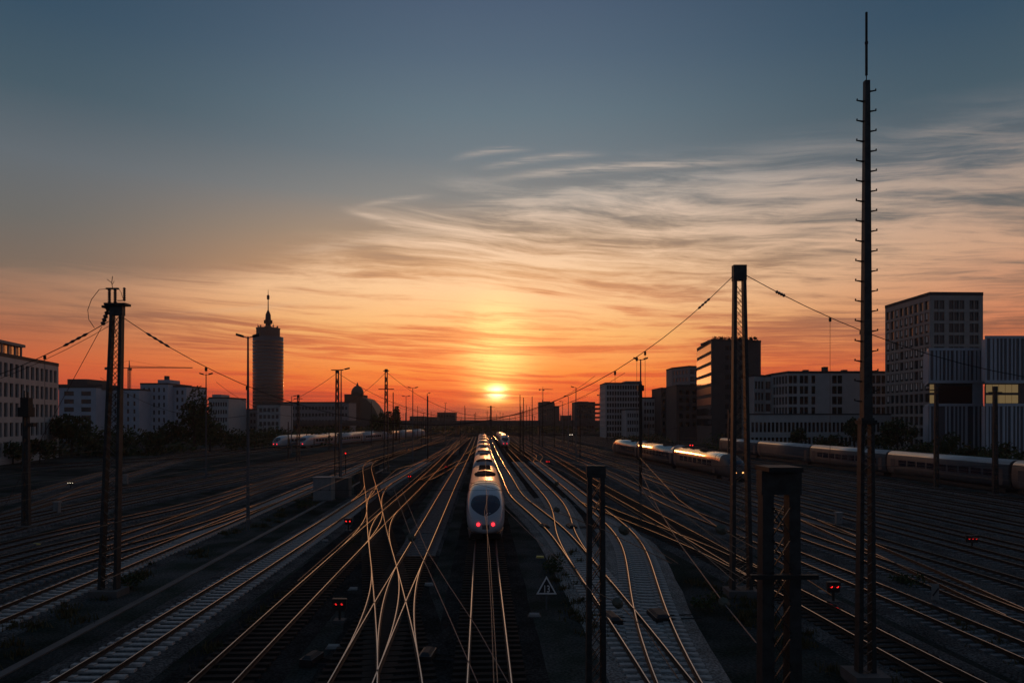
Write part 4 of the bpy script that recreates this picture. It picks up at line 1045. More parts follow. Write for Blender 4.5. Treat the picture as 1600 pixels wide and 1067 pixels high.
m = MB(); m.tube([(hx - .26, 36.8, hz + .94), (hx - .30, 36.8, hz + 1.2), (hx - .26, 36.8, hz + 1.55)], .018, 5); m.tube([(hx - .30, 36.8, hz + 1.2), (hx - .55, 36.8, hz + 1.4)], .014, 5); m.tube([(hx - .28, 36.8, hz + 1.1), (hx - .16, 36.8, hz + 1.3)], .012, 5); part('bird_spike', m, 'cable', M1)
m = MB(); insulator(m, (hx - .45, 36.8, hz - .1), (hx - .78, 36.8, hz - 1.0), .14, 5); part('insulator', m, 'porcelain', M1)
m = MB(); m.tube([(hx - .58, 36.8, hz + .88), (hx - .95, 36.8, hz + .86), (hx - 1.35, 36.8, hz + .35), (hx - 1.55, 36.8, hz - .2), (hx - 1.5, 36.8, hz - .7), (hx - 1.2, 36.8, hz - 1.15)], .016, 5)
m.tube([(hx + .06, 36.8, hz + .9), (hx + .2, 36.8, hz + .7), (hx + .25, 36.8, hz + .5), (hx + .34, 36.8, hz + .3)], .014, 5); m.tube([(hx - .25, 36.8, hz - .25), (hx - .2, 36.8, hz - .9), (hx - .02, 36.8, hz - 1.7)], .013, 5); part('jumper_cable', m, 'cable', M1)
M5 = channel_mast('lattice_mast', 'tallest lattice mast at right carrying the span cables, standing before the dark slab', (1158 - 800) / F * YH, YH, mR.z, 1.12, .62, .19, .5, 32, lean=-.1, cap=.75)
M8 = channel_mast('lattice_mast', 'short dark lattice mast right of the middle train, close to the camera', (931 - 800) / F * 20, 20, 7.85, .58, .48, .15, .36, 17, cap=.3)
M9 = channel_mast('switch_mast', 'thick dark twin legged mast with a capped head and a cross arm low at right', (1217 - 800) / F * 16, 16, 8.0, .92, .84, .29, .45, 11, cap=.5)
m = MB(); m.box((1168 - 800) / F * 15.8, (1272 - 800) / F * 15.8, 15.55, 15.68, 5.66, 5.76); part('cross_arm', m, 'dark_steel', M9)
m = MB(); m.box(5.66, 6.42, 15.5, 16.4, 8.04, 8.14); part('cap', m, 'dark_steel', M9)
# radio mast with climbing pegs
xa, ya_ = (1352 - 800) / F * 24.6, 24.6
zt_, zm_ = H - (127 - HY) / F * ya_, H - (650 - HY) / F * ya_
RM = thing('radio_mast', 'very tall slim mast with step pegs on both sides and a whip aerial on top', 'mast', (xa, ya_, 0))
m = MB(); m.bar((xa + .03, ya_, 9.1), (xa + .045, ya_, zt_), .31, .31, 0, .17, .17); part('shaft', m, 'steel', RM)
for s_ in (-1, 1):
    m = MB(); m.bar((xa + s_ * .235, ya_, 0), (xa + s_ * .17 + .03, ya_, 9.25), .16, .34, 0, .12, .26); part('leg', m, 'steel', RM)
for i in range(26):
    za = .25 + i * .34
    for fy in (-1,):
        for s_ in (-1, 1): m = MB(); m.bar((xa - s_ * .2, ya_ - .175 + .008 * s_, za), (xa + s_ * .2, ya_ - .175 + .008 * s_, za + .3), .045, .012); part('brace', m, 'steel', RM)
for zc in (9.1,):
    m = MB(); m.box(xa - .24, xa + .30, ya_ - .24, ya_ + .24, zc - .07, zc + .07); part('collar', m, 'dark_steel', RM)
z = zt_ - .35; s_ = 1; i = 0
while z > 9.6:
    m = MB(); k = (z - 9.1) / (zt_ - 9.1); w_ = .18 * (1 - k) + .085 * k; xo = xa + .04
    m.bar((xo + s_ * w_, ya_, z - .02), (xo + s_ * (w_ + .24), ya_, z + .02), .055, .055, 0, .03, .03); m.box(min(xo + s_ * (w_ + .22), xo + s_ * (w_ + .25)), max(xo + s_ * (w_ + .22), xo + s_ * (w_ + .25)), ya_ - .02, ya_ + .02, z, z + .08)
    part('step_peg', m, 'dark_steel', RM); z -= .349; s_ = -s_
m = MB(); m.tube([(xa + .04, ya_, zt_), (xa + .04, ya_, zt_ + .22)], .018, 6); m.tube([(xa + .04, ya_, zt_ + .2), (xa + .04, ya_, zt_ + 1.28), (xa + .04, ya_, zt_ + 1.30), (xa + .04, ya_, zt_ + 1.36), (xa + .04, ya_, zt_ + 1.38), (xa + .04, ya_, H - (20 - HY) / F * ya_)], [.045, .045, .06, .06, .042, .042], 8); part('aerial', m, 'dark_steel', RM)
m = MB(); m.box(xa - .6, xa + .6, ya_ - .6, ya_ + .6, 0, .4); part('footing', m, 'dark_concrete', RM)
# further masts of the same kind
def far_mast(label, px, ptop, d, group=None, wb=.9, wt=.45, arms=(), nm='lattice_mast', br_=False, chan=.16):
    x = (px - 800) / F * d; h = H - (ptop - HY) / F * d
    t = channel_mast(nm, label, x, d, h, wb, wt, chan, .4, max(5, int(h / 1.15)), group, cap=.5, brace_single=br_)
    for (z_, w_) in arms: m = MB(); m.box(x - w_, x + w_, d - .06, d + .06, z_ - .07, z_ + .07); part('cross_arm', m, 'dark_steel', t)
    return t
M11 = far_mast('lattice mast left of the small cabinet pair with a lamp pole close behind it', 527, 578, 106, arms=((16.6, .9),), br_=True)
M12 = far_mast('lattice mast with side arms left of the sun, between domed hall and poplars', 603.5, 577, 119, arms=((14.3, 1.3), (17.4, .5)), br_=True)
M10 = far_mast('short dark mast with a thick head in front of the arcaded office', 41, 640, 58.8, wb=.62, wt=.42)
m = MB(); x = (41 - 800) / F * 58.8
m.box(x - .45, x + .45, 58.4, 59.2, 9.4, 10.2); m.box(x - .3, x + .35, 58.5, 59.1, 10.2, 11.0); m.box(x + .2, x + .7, 58.6, 59, 8.6, 8.9); part('transformer', m, 'dark_steel', M10)
m = MB(); insulator(m, (x - .15, 58.8, 11.0), (x - .15, 58.8, 11.6), .09, 4); insulator(m, (x + .15, 58.8, 11.0), (x + .15, 58.8, 11.5), .09, 4); part('insulator', m, 'porcelain', M10)
far_mast('slim mast at right in front of the first finned office', 1463, 600, 92, wb=.6, wt=.4, arms=((13.0, .8),))
far_mast('slim mast at right edge in front of the glowing windows', 1555, 604, 84, wb=.6, wt=.4, arms=((12.4, .8),))
far_mast('dark mast standing on the sun axis of the tracks', 767, 634, 330, wb=1.0, wt=.7, arms=((15.0, 1.8),), chan=.4)
far_mast('mast left of the twin lamp near the low terrace', 466, 617, 150, wb=.8, wt=.45, arms=((13.6, .9),))
far_mast('mast between the two right hand trains in front of the white arcade', 1140, 640, 110, wb=.7, wt=.4)
POLES = []
def place_words(px):
    for lim, w in ((395, 'left of the round tower'), (540, 'between round tower and domed hall'), (610, 'between domed hall and poplars'), (700, 'between poplars and the low skyline block'), (765, 'just left of the sun axis'),
                   (842, 'just right of the sun axis'), (898, 'before the unfinished tower block'), (946, 'between unfinished block and white grid office'), (1092, 'before the white grid office and its neighbours')):
        if px < lim: return w
    return 'right of the dark slab'
ORD = 'first second third fourth fifth sixth seventh eighth ninth tenth eleventh twelfth thirteenth fourteenth fifteenth sixteenth'.split()
def label_poles(kind):
    groups = {}
    for px, t in sorted(POLES, key=lambda a: a[0]): groups.setdefault(place_words(px), []).append(t)
    for w, l in groups.items():
        for i, t in enumerate(l): t['label'] = kind + ' ' + w + (', ' + ORD[min(i, 15)] + ' from left' if len(l) > 1 else '')
    POLES.clear()
rnd = random.Random(11)
for k in range(46):
    d = rnd.uniform(150, 395); s_ = rnd.choice((-46, -38, -30, -21, -12, -8, 5.8, 9.8, 14, 19.6, 24, 31.5, 40, 48, 57)) + rnd.uniform(-.4, .4)
    x = s_ - .043 * d; h = rnd.choice((8.6, 9.0, 12.5, 14.5, 15.5)); t = thing('catenary_mast', 'slim dark overhead line mast in the distant forest of poles along the skyline', 'mast', (x, d, 0), 'distant overhead line masts'); POLES.append((800 + F * x / d, t))
    m = MB(); m.bar((x, d, 0), (x, d, h), .30, .26, 0, .18, .16); part('pole', m, 'dark_steel', t)
    m = MB(); m.bar((x, d, 6.9), (x + rnd.choice((-1, 1)) * 2.6, d, 6.4), .09); m.bar((x, d, 5.6), (x + rnd.choice((-1, 1)) * 2.0, d, 5.9), .07); part('bracket', m, 'dark_steel', t)
label_poles('slim distant overhead mast')
for k in range(26):
    d = rnd.uniform(430, 900); px = rnd.choice((rnd.uniform(690, 840), rnd.uniform(620, 900))); x = (px - 800) / F * d; h = rnd.uniform(10, 17) + (d - 430) * .003
    t = thing('catenary_mast', 'tiny dark pole standing beyond the road bridge on the skyline', 'mast', (x, d, 0), 'poles beyond the bridge'); POLES.append((px, t))
    m = MB(); m.bar((x, d, 0), (x, d, h), .4, .4, 0, .28, .28); part('pole', m, 'dark_steel', t)
    m = MB(); m.bar((x - 1.4, d, h - 1.4), (x + 1.4, d, h - 1.4), .2); part('cross_arm', m, 'dark_steel', t)

label_poles('tiny pole beyond the bridge')
# ------------------------------------------------------------------ lamp masts
def lamp(label, px, ptop, d, arms=2, group=None, al=None, tilt=0.0, box=False):
    x = (px - 800) / F * d; h = H - (ptop - HY) / F * d; al = al or 1.35
    t = thing('lamp_mast', label, 'lamp', (x, d, 0), group)
    m = MB(); m.tube([(x, d, 0), (x, d, h * .5), (x, d, h)], [.16, .12, .075], 8); part('pole', m, 'galvanised', t)
    for s_ in ((-1, 1) if arms == 2 else (arms,)):
        m = MB(); m.tube([(x, d, h - .1), (x + s_ * al * .45, d, h + .02)], .045, 5); part('arm', m, 'galvanised', t)
        m = MB(); m.hexa([(x + s_ * al * .42 - .0, d - .17, h - .08), (x + s_ * al, d - .17, h + .08), (x + s_ * al, d + .17, h + .08), (x + s_ * al * .42, d + .17, h - .08)][::s_],
                         [(x + s_ * al * .42, d - .12, h + .12), (x + s_ * al, d - .12, h + .28), (x + s_ * al, d + .12, h + .28), (x + s_ * al * .42, d + .12, h + .12)][::s_]); part('lamp_head', m, 'dark_steel', t)
    if box:
        m = MB(); m.tube([(x, d, 1), (x, d, h * .82)], .2, 8); m.box(x - .35, x + .35, d - .35, d + .35, h * .77, h * .81); part('platform', m, 'dark_steel', t)
    return t
lamp('twin armed lamp mast just left of the round tower', 387.5, 526, 58, al=.95)
lamp('twin armed lamp mast beside the tall rounded tree', 322, 585, 110, al=1.0)
lamp('twin armed lamp mast right of centre before the white grid office', 1001, 561.5, 84, al=.85, box=True)
lamp('lamp mast with one long arm close behind the lattice mast left of the domed hall', 533, 577, 104, arms=1, al=1.25)
lamp('small single armed lamp at the foot of the round tower', 455.5, 619, 190, arms=1, al=1.3)
lamp('twin armed lamp on the skyline right of the poplars, lower one', 634.5, 619, 205, al=1.2)
lamp('twin armed lamp on the skyline right of the poplars, taller one', 645, 606, 153, al=1.1)
lamp('single lamp mast with a cross arm left of the low skyline block', 667.5, 614.5, 185, arms=1, al=.8)
lamp('single armed lamp rising over the dark square block', 900, 605, 150, arms=-1, al=1.1)
lamp('single armed lamp just right of the crane tower block', 888, 619, 208, arms=-1, al=1.3)
lamp('small lamp between crane tower block and dark square block', 879, 627, 260, arms=-1, al=1.2)
lamp('thin lamp mast on the skyline above the low dark block', 696, 630, 270, al=.4)

# ------------------------------------------------------------------ cranes
def crane(label, px, pbase, ptop, pjib, pl, pr, d, k_=1.0):
    x = (px - 800) / F * d; zt = H - (ptop - HY) / F * d; zj = H - (pjib - HY) / F * d; xl = (pl - 800) / F * d; xr_ = (pr - 800) / F * d
    t = thing('tower_crane', label, 'crane', (x, d, 0)); w_ = d * .0028 * k_
    m = MB(); 
    for sx in (-1, 1):
        for sy in (-1, 1): m.bar((x + sx * w_ / 2, d + sy * w_ / 2, 0), (x + sx * w_ / 2, d + sy * w_ / 2, zj), w_ * .22)
    n = int(zj / (w_ * 1.4))
    for i in range(n): z0 = zj * i / n; m.bar((x - w_ / 2, d - w_ / 2, z0), (x + w_ / 2, d - w_ / 2, z0 + zj / n), w_ * .16)
    part('tower', m, 'crane_paint', t)
    m = MB(); hh = w_ * .9; long_r = abs(xr_ - x) > abs(x - xl); xe = xr_ if long_r else xl; xc = xl if long_r else xr_
    m.bar((x, d, zj + hh), (xe, d, zj + hh * .3), w_ * .2); m.bar((x, d - hh / 2, zj), (xe, d - hh / 2, zj), w_ * .2)
    n = max(8, int(abs(xe - x) / (w_ * 1.1)))
    for i in range(n):
        a, b_ = x + (xe - x) * i / n, x + (xe - x) * (i + .5) / n; c_ = x + (xe - x) * (i + 1) / n; zt2 = zj + hh * (1 - .7 * (i + .5) / n); m.bar((a, d, zj), (b_, d, zt2), w_ * .13); m.bar((b_, d, zt2), (c_, d, zj), w_ * .13)
    part('jib', m, 'crane_paint', t)
    m = MB(); m.bar((x, d, zj + .1), (xc, d, zj + .1), w_ * .3, w_ * .4); s_ = 1 if xc > x else -1; m.box(min(xc, xc - s_ * w_ * 1.6), max(xc, xc - s_ * w_ * 1.6), d - w_ * .4, d + w_ * .4, zj - w_ * .9, zj + w_ * .4); part('counterweight', m, 'dark_concrete', t)
    m = MB(); m.bar((x, d, zj), (x, d, zt), w_ * .5, w_ * .5, 0, w_ * .2, w_ * .2); m.bar((x, d, zt), (x + (xe - x) * .6, d, zj + hh * .5), w_ * .08); m.bar((x, d, zt), (xc, d, zj + .3), w_ * .08); part('mast_head', m, 'crane_paint', t)
    m = MB(); s_ = 1 if xe > x else -1; m.box(min(x, x + s_ * w_ * 1.5), max(x, x + s_ * w_ * 1.5), d - w_, d - w_ * .3, zj - w_ * 1.2, zj - .02); part('cab', m, 'crane_paint', t)
crane('large tower crane with a long jib behind the left lattice mast', 202, 660, 563, 575, 164, 301, 560)
crane('small tower crane on the skyline above the unfinished block', 848, 640, 604, 608.5, 842, 864, 640, .5)
crane('tiny crane between the dark square block and the white grid office', 937, 655, 612, 617, 933, 946, 620, .5)

# ------------------------------------------------------------------ cables
def cable(name, label, pts, r=.02, group=None, mt='cable', cat='cable', ins=()):
    o = solo(name, MB(), mt, label, cat, tuple(pts[0]), group) if False else None
    t = thing(name, label, cat, tuple(pts[0]), group); m = MB(); m.tube(pts, r, 5); part('wire', m, mt, t)
    for (p, q, rr) in ins: m = MB(); insulator(m, p, q, rr, 4); part('insulator', m, 'porcelain', t)
    return t
def para(xa, za, xb, zb, xv, zv, y, n=26):
    out = []
    for i in range(n + 1):
        x = xa + (xb - xa) * i / n; k = (za - zv) / (xa - xv) ** 2 if (x - xv) * (xa - xv) > 0 else (zb - zv) / (xb - xv) ** 2
        out.append((x, y, zv + k * (x - xv) ** 2))
    return out
main = para(mL.x + .28, mL.z - .6, mR.x - .3, mR.z - .5, -4, 8.9, YH)
cable('span_cable', 'sagging span cable between the left lattice mast and the tallest lattice mast', main, .019, ins=((main[1], main[2], .07), (Vector(main[-2]), Vector(main[-2]).lerp(Vector(main[-3]), .5), .07)))
rgt = para(mR.x + .3, mR.z - .45, 54, 16.8, 33, 10.9, YH)
cable('span_cable', 'span cable sagging right from the tallest lattice mast', rgt, .022, ins=((rgt[1], Vector(rgt[1]).lerp(Vector(rgt[2]), .3), .1),))
lf = para(mL.x - .28, mL.z - .7, -54, 14.5, -37, 9.6, YH)
cable('span_cable', 'span cable sagging left from the insulator crowned mast', lf, .022, ins=((lf[1], lf[2], .08),))
lf2 = [(p[0], p[1] + .25, p[2] - .14) for p in lf]
cable('span_cable', 'second thinner span cable just under the left one', lf2, .014)
cable('guy_wire', 'thin stay wire slanting down left from the insulator crowned mast', [(mL.x - .82, YH, mL.z - 1.1), tuple(P(115, 592, 39)), tuple(P(115, 592, 39) + (P(115, 592, 39) - Vector((mL.x - .82, YH, mL.z - 1.1))) * 3.6)], .016)
channel_mast('lattice_mast', 'lattice mast beyond the right edge holding the span cable', 54.3, YH, 17.2, 1.0, .6, .24, .45, 14, brace_single=False)
channel_mast('lattice_mast', 'lattice mast beyond the left edge holding the span cable', -54.3, YH, 15, 1.0, .6, .24, .45, 14, brace_single=False)
def zmain(x):
    for a, b_ in zip(main, main[1:]):
        if a[0] <= x <= b_[0]: t = (x - a[0]) / (b_[0] - a[0]); return a[2] + (b_[2] - a[2]) * t
    for a, b_ in zip(rgt, rgt[1:]):
        if a[0] <= x <= b_[0]: t = (x - a[0]) / (b_[0] - a[0]); return a[2] + (b_[2] - a[2]) * t
    for b_, a in zip(lf, lf[1:]):
        if a[0] <= x <= b_[0]: t = (x - a[0]) / (b_[0] - a[0]); return a[2] + (b_[2] - a[2]) * t
for z_, lb in ((6.75, 'upper cross wire stretched over all tracks between the span masts'), (5.55, 'lower cross wire stretched over all tracks between the span masts')):
    cable('cross_wire', lb, [(-54, YH, z_), (-20.3, YH, z_ - .02), (-10, YH, z_ - .05), (0, YH, z_ - .06), (12, YH, z_), (54, YH, z_)], .010)
for px, lb in ((322, 'above the tall rounded tree'), (386, 'beside the twin lamp near the round tower'), (961, 'above the white grid office'), (995, 'just left of the twin lamp before the white grid office'),
               (1008, 'just right of the twin lamp before the white grid office'), (1297, 'above the long white office'), (1345, 'directly beside the radio mast'), (70, 'above the corner of the arcaded office')):
    x = (px - 800) / F * YH; zt = zmain(x)
    if zt: t = cable('dropper', 'thin dropper wire ' + lb, [(x, YH, zt), (x, YH, 6.72)], .010, group='droppers of the near span'); m = MB(); m.box(x - .05, x + .05, YH - .05, YH + .05, zt - .22, zt - .02); part('clamp', m, 'dark_steel', t)
# second and third spans further off
def span(xa, za, xb, zb, d, lb, zv=8.6):
    xv = (xa + xb) / 2; cable('span_cable', lb, para(xa, za, xb, zb, xv, zv, d, 20), .03)
x11, x12 = (527 - 800) / F * 106, (603.5 - 800) / F * 119
span(x11, 16.2, 17, 16.2, 106, 'far span cable running right from the mast left of the domed hall', 9)
span(x11, 16.2, -62, 15.5, 106, 'far span cable running left from the mast left of the domed hall', 9.4)
span(x12, 17.2, 14, 16.5, 119, 'far span cable running right from the mast next to the poplars', 9.6)
span(x12, 17.2, -50, 15.5, 119, 'far span cable running left from the mast next to the poplars', 9.6)
for i, d in enumerate((176, 236, 300, 360)):
    span(-30 - .04 * d, 15, 26 - .04 * d, 15, d, ('nearest', 'second', 'third', 'farthest')[i] + ' of the four faint span cables over the distant tracks', 9.5)
# wires above the tracks
def over(key, y0, y1, z=5.3, off=0.0, step=9):
    l = TRK[key]; out = []; Y = y0
    while Y <= y1:
        i = min(range(len(l)), key=lambda k: abs(l[k].y - Y)); i = max(1, min(len(l) - 2, i)); a, b_ = l[i - 1], l[i + 1]; t = (Y - a.y) / (b_.y - a.y); p = a + (b_ - a) * t
        out.append((p.x + off, Y, z)); Y += step
    return out
NMS = {'T': 'the middle train track', 'A': 'the track left of the middle train', 'F': 'the second track left of the middle train', 'E': 'the concrete sleeper track at lower left', 'R1': 'the track right of the middle train',
       'R2': 'the curved track at lower right', 'R4': 'the wide set track at lower right', 'R6': 'the straight track left of the signal post', 'R7': 'the track behind the signal post', 'L1': 'the nearest track of the left fan', 'L3': 'the second track of the left fan', 'L4': 'the middle track of the left fan', 'L7': 'the outer track of the left fan', 'R9': 'the outer right track', 'R11': 'the sunlit train track'}
for k, nm in NMS.items():
    y0 = max(16, TRK[k][0].y + 2)
    pts = over(k, y0 if k != 'T' else 37, 380)
    cable('contact_wire', 'contact wire hung above ' + nm, pts, .009, mt='copper_wire', cat='wire')
    top_ = []
    for (x, y, z) in over(k, y0 if k != 'T' else 37, 380, step=5):
        ph_ = ((y - YH) % 66) / 66; top_.append((x, y, 6.6 - .8 * math.sin(PI * ph_)))
    cable('messenger_wire', 'sagging messenger wire over ' + nm, top_, .008, cat='wire')
# wires that come together above the camera end of the yard
def slant(lb, pp, mt='cable', r=.011, ins=()):
    pts = [P(px, py, H - 0 and (H - z_) * F / (py - HY)) for px, py, z_ in pp]
    t = cable('slanting_wire', lb, [tuple(p) for p in pts], r, mt=mt, cat='wire')
    for (i, k, rr) in ins:
        p = pts[i].lerp(pts[i + 1], k); dvec = (pts[i + 1] - pts[i]).normalized() * rr * 1.3
        m = MB(); insulator(m, p - dvec, p + dvec, rr, 3); part('strain_insulator', m, 'grey_insulator', t)
slant('pale wire running over the middle track toward the train roof', [(764, 765, 5.5), (757, 800, 5.45), (765, 860, 5.42), (771, 960, 5.4), (778, 1075, 5.4)], 'copper_wire', .009)
slant('second pale wire beside the one over the middle track', [(760, 765, 6.2), (762, 860, 6.2), (768, 960, 6.2), (772, 1075, 6.2)], 'copper_wire', .007)
slant('left wire of a pair crossing from the second track to the bottom centre', [(616, 765, 5.5), (645, 845, 5.45), (667, 885, 5.45), (700, 960, 5.4), (750, 1075, 5.4)], 'galvanised', .009, ins=((0, .96, .12),))
slant('right wire of a pair crossing from the second track to the bottom centre', [(628, 765, 5.5), (667, 860, 5.45), (700, 912, 5.45), (745, 980, 5.4), (800, 1077, 5.4)], 'galvanised', .008)
slant('pale stay wire with two round insulators slanting down at right', [(1002, 738, 5.5), (1026, 790, 5.45), (1060, 846, 5.4), (1132, 943, 5.4), (1182, 1004, 5.4)], 'galvanised', .013, ins=((3, -.02, .11),))
slant('dark stay wire with a round insulator above the right tracks', [(1000, 715, 5.5), (1060, 780, 5.5), (1127, 827, 5.5), (1210, 872, 5.5), (1300, 930, 5.5)], 'cable', .012, ins=((1, 1.0, .17),))
slant('dark wire leaving the middle train toward the short dark mast', [(786, 792, 5.5), (830, 835, 5.5), (865, 868, 5.5), (905, 902, 5.5), (930, 930, 5.5)], 'galvanised', .009)
slant('thin wire from the short dark mast past the curved track', [(640, 730, 6.8), (780, 765, 6.8), (870, 800, 6.8), (945, 828, 6.8), (1050, 880, 6.8)], 'cable', .008)


# ------------------------------------------------------------------ signals, signs, cabinets
def ground_signal(label, px, py, z=.85, lamps=((-.15, 'signal_red'), (.15, 'signal_red')), mast=0):
    d = (H - z) * F / (py - HY); x = (px - 800) / F * d
    t = thing('ground_signal' if not mast else 'signal_mast', label, 'signal', (x, d, 0))
    w_ = .34 if len(lamps) < 3 else .45
    m = MB(); m.bar((x, d + .1, 0), (x, d + .1, z - .2), .09 if not mast else .14); part('post', m, 'dark_steel', t)
    m = MB(); m.hexa([(x - w_ * .8, d, z - .3), (x + w_ * .8, d, z - .3), (x + w_ * .8, d + .22, z - .3), (x - w_ * .8, d + .22, z - .3)], [(x - w_, d, z + .22), (x + w_, d, z + .22), (x + w_ * .9, d + .22, z + .22), (x - w_ * .9, d + .22, z + .22)]); part('housing', m, 'sign_black', t)
    for dx_, mt in lamps:
        m = MB(); seg = 10; r_ = .06 if not mast else .12
        for yy in (-.015, -.03): pass
        m.quad([(x + dx_ + r_ * math.cos(2 * PI * j / seg), d - .03, z + r_ * math.sin(2 * PI * j / seg)) for j in range(seg)][::-1]); part('lamp', m, mt, t)
        m = MB()
        for j in range(6):
            a0, a1 = PI * j / 6, PI * (j + 1) / 6; ro = r_ + .02
            m.quad([(x + dx_ + ro * math.cos(a0), d - .01, z + ro * math.sin(a0)), (x + dx_ + ro * math.cos(a0), d - .2, z + ro * math.sin(a0)), (x + dx_ + ro * math.cos(a1), d - .2, z + ro * math.sin(a1)), (x + dx_ + ro * math.cos(a1), d - .01, z + ro * math.sin(a1))])
        part('hood', m, 'sign_black', t)
    if not mast: m = MB(); m.box(x - .25, x + .25, d - .1, d + .35, 0, .12); part('footing', m, 'dark_concrete', t)
    else: m = MB(); m.box(x - .35, x + .35, d - .3, d + .4, 0, .3); part('footing', m, 'dark_concrete', t)
    return t
RR_ = ((-.15, 'signal_red'), (.15, 'signal_red')); RD = ((-.13, 'red_lamp_dim'), (.13, 'red_lamp_dim'))
ground_signal('low signal with two bright red lamps at lower right beside the radio mast', 1303.5, 916, lamps=RR_)
ground_signal('low signal with two red lamps beside the concrete sleeper track at left', 544, 814, lamps=RR_)
ground_signal('low signal with two dim red lamps in the foreground left of the crossing rails', 530, 943, lamps=RD)
ground_signal('low signal with two red lamps just above the crossing tracks', 640, 744, lamps=RR_)
ground_signal('far low signal with red lamps left of the middle train', 697, 729, lamps=RD)
ground_signal('far low signal with a wide red light right of the small distant train', 856, 721, lamps=((-.3, 'signal_red'), (0, 'signal_red'), (.3, 'signal_red')))
ground_signal('dim triple red low signal among the dark tracks at far right', 1520, 841, lamps=((-.25, 'red_lamp_dim'), (0, 'red_lamp_dim'), (.25, 'red_lamp_dim')))
ground_signal('low signal with three tiny white lamps among the left tracks', 110, 754, lamps=((-.3, 'white_lamp'), (0, 'white_lamp'), (.3, 'white_lamp')))
ground_signal('signal mast with one red lamp right of the lattice mast near the domed hall', 540, 708, z=3.6, lamps=((.0, 'signal_red'),), mast=1)
ground_signal('signal mast with two red lamps before the sunlit train', 1080, 695.5, z=4.4, lamps=((-.2, 'signal_red'), (.25, 'signal_red')), mast=1)
ground_signal('signal mast with two small white lamps right of the distant train', 892, 679, z=4.2, lamps=((-.3, 'white_lamp'), (.4, 'white_lamp')), mast=1)
# triangular sign reading 13
ds = 34.0; zs = H - (916 - HY) / F * ds; xs_ = (854 - 800) / F * ds
sg = thing('triangle_sign', 'triangular white bordered sign reading 13 right of the middle track', 'sign', (xs_, ds, 0))
m = MB(); m.bar((xs_, ds + .06, 0), (xs_, ds + .06, zs - .35), .07); part('post', m, 'galvanised', sg)
def tri(mb, w, h, y0, y1, zc):
    a = [(xs_ - w / 2, y0, zc - h * .42), (xs_ + w / 2, y0, zc - h * .42), (xs_, y0, zc + h * .58)]; b = [(p[0], y1, p[2]) for p in a]
    mb.quad(a); mb.quad(b[::-1])
    for i in range(3): j = (i + 1) % 3; mb.quad([a[i], b[i], b[j], a[j]])
m = MB(); tri(m, .98, .88, ds, ds + .03, zs); part('border', m, 'sign_white', sg)
m = MB(); tri(m, .76, .68, ds - .008, ds - .002, zs - .012); part('panel', m, 'sign_black', sg)
def writing(txt, size, parent, x, y, z, mt, sx=.8):
    cu = bpy.data.curves.new('digits', 'FONT'); cu.body = txt; cu.size = size; cu.align_x = 'CENTER'; cu.extrude = .004; cu.offset = .006
    ob = bpy.data.objects.new('digits_source', cu); C.objects.link(ob)
    dg = bpy.context.evaluated_depsgraph_get(); me = bpy.data.meshes.new_from_object(ob.evaluated_get(dg)); bpy.data.objects.remove(ob)
    me.materials.clear(); me.materials.append(MATS[mt])
    me.transform(Matrix.Translation((x, y, z)) @ Matrix.Rotation(PI / 2, 4, 'X') @ Matrix.Diagonal((sx, 1, 1, 1))); me.transform(Matrix.Translation(-worldloc(parent)))
    return link(me, 'digits', parent)
writing('13', .48, sg, xs_, ds - .016, zs - .27, 'sign_white', .74)
# marker board with a diagonal bar
dm = 35.2; xm = (1461.5 - 800) / F * dm
mb_ = thing('marker_board', 'small pale upright marker board with a dark slanting bar at lower right', 'sign', (xm, dm, 0))
m = MB(); m.bar((xm, dm + .06, 0), (xm, dm + .06, .6), .07); part('post', m, 'galvanised', mb_)
m = MB(); m.box(xm - .18, xm + .18, dm, dm + .03, .18, .98); part('panel', m, 'cabinet_grey', mb_)
m = MB(); m.quad([(xm - .16, dm - .006, .42), (xm - .1, dm - .006, .36), (xm + .18, dm - .006, .72), (xm + .14, dm - .006, .80)]); part('bar', m, 'sign_black', mb_)
# cabinets
def cabinet(label, px, py, w, h, dp, mt='cabinet_grey', two=True):
    p = G(px, py); t = thing('relay_cabinet', label, 'cabinet', tuple(p)); x, y = p.x, p.y
    m = MB(); m.box(x - w / 2, x + w / 2, y, y + dp, .12, h); part('body', m, mt, t)
    m = MB(); m.box(x - w / 2 - .08, x + w / 2 + .08, y - .08, y + dp + .08, h, h + .1); part('roof', m, mt, t)
    m = MB(); m.box(x - w / 2 - .05, x + w / 2 + .05, y - .05, y + dp + .05, 0, .12); part('plinth', m, 'dark_concrete', t)
    for k in range(2 if two else 1):
        nn = 2 if two else 1; a = x - w / 2 + .06 + k * (w - .12) / nn; d_ = MB(); d_.box(a + .02, a + (w - .12) / nn - .02, y - .03, y - .002, .2, h - .1); dd = part('door', d_, mt, t)
        d_ = MB(); d_.box(a + (w - .12) / nn - .16, a + (w - .12) / nn - .1, y - .07, y - .032, h * .45, h * .53); part('handle', d_, 'dark_steel', dd)
    return t
cabinet('large pale relay cabinet standing alone between the left fan and the crossing', 503.5, 783, 2.05, 2.6, 1.6)
cabinet('dark low hut just right of the pale relay cabinet', 533, 777, 1.75, 2.2, 1.6, 'dark_concrete', False)
cabinet('small grey cabinet among the left tracks right of the left lattice mast', 195, 757, .55, 1.3, .4, two=False)
cabinet('small grey cabinet among the left tracks left of the left lattice mast', 87, 803, .5, 1.1, .4, two=False)
cabinet('small grey cabinet at right between mast and signal post', 1312, 820, .5, 1.0, .4, two=False)
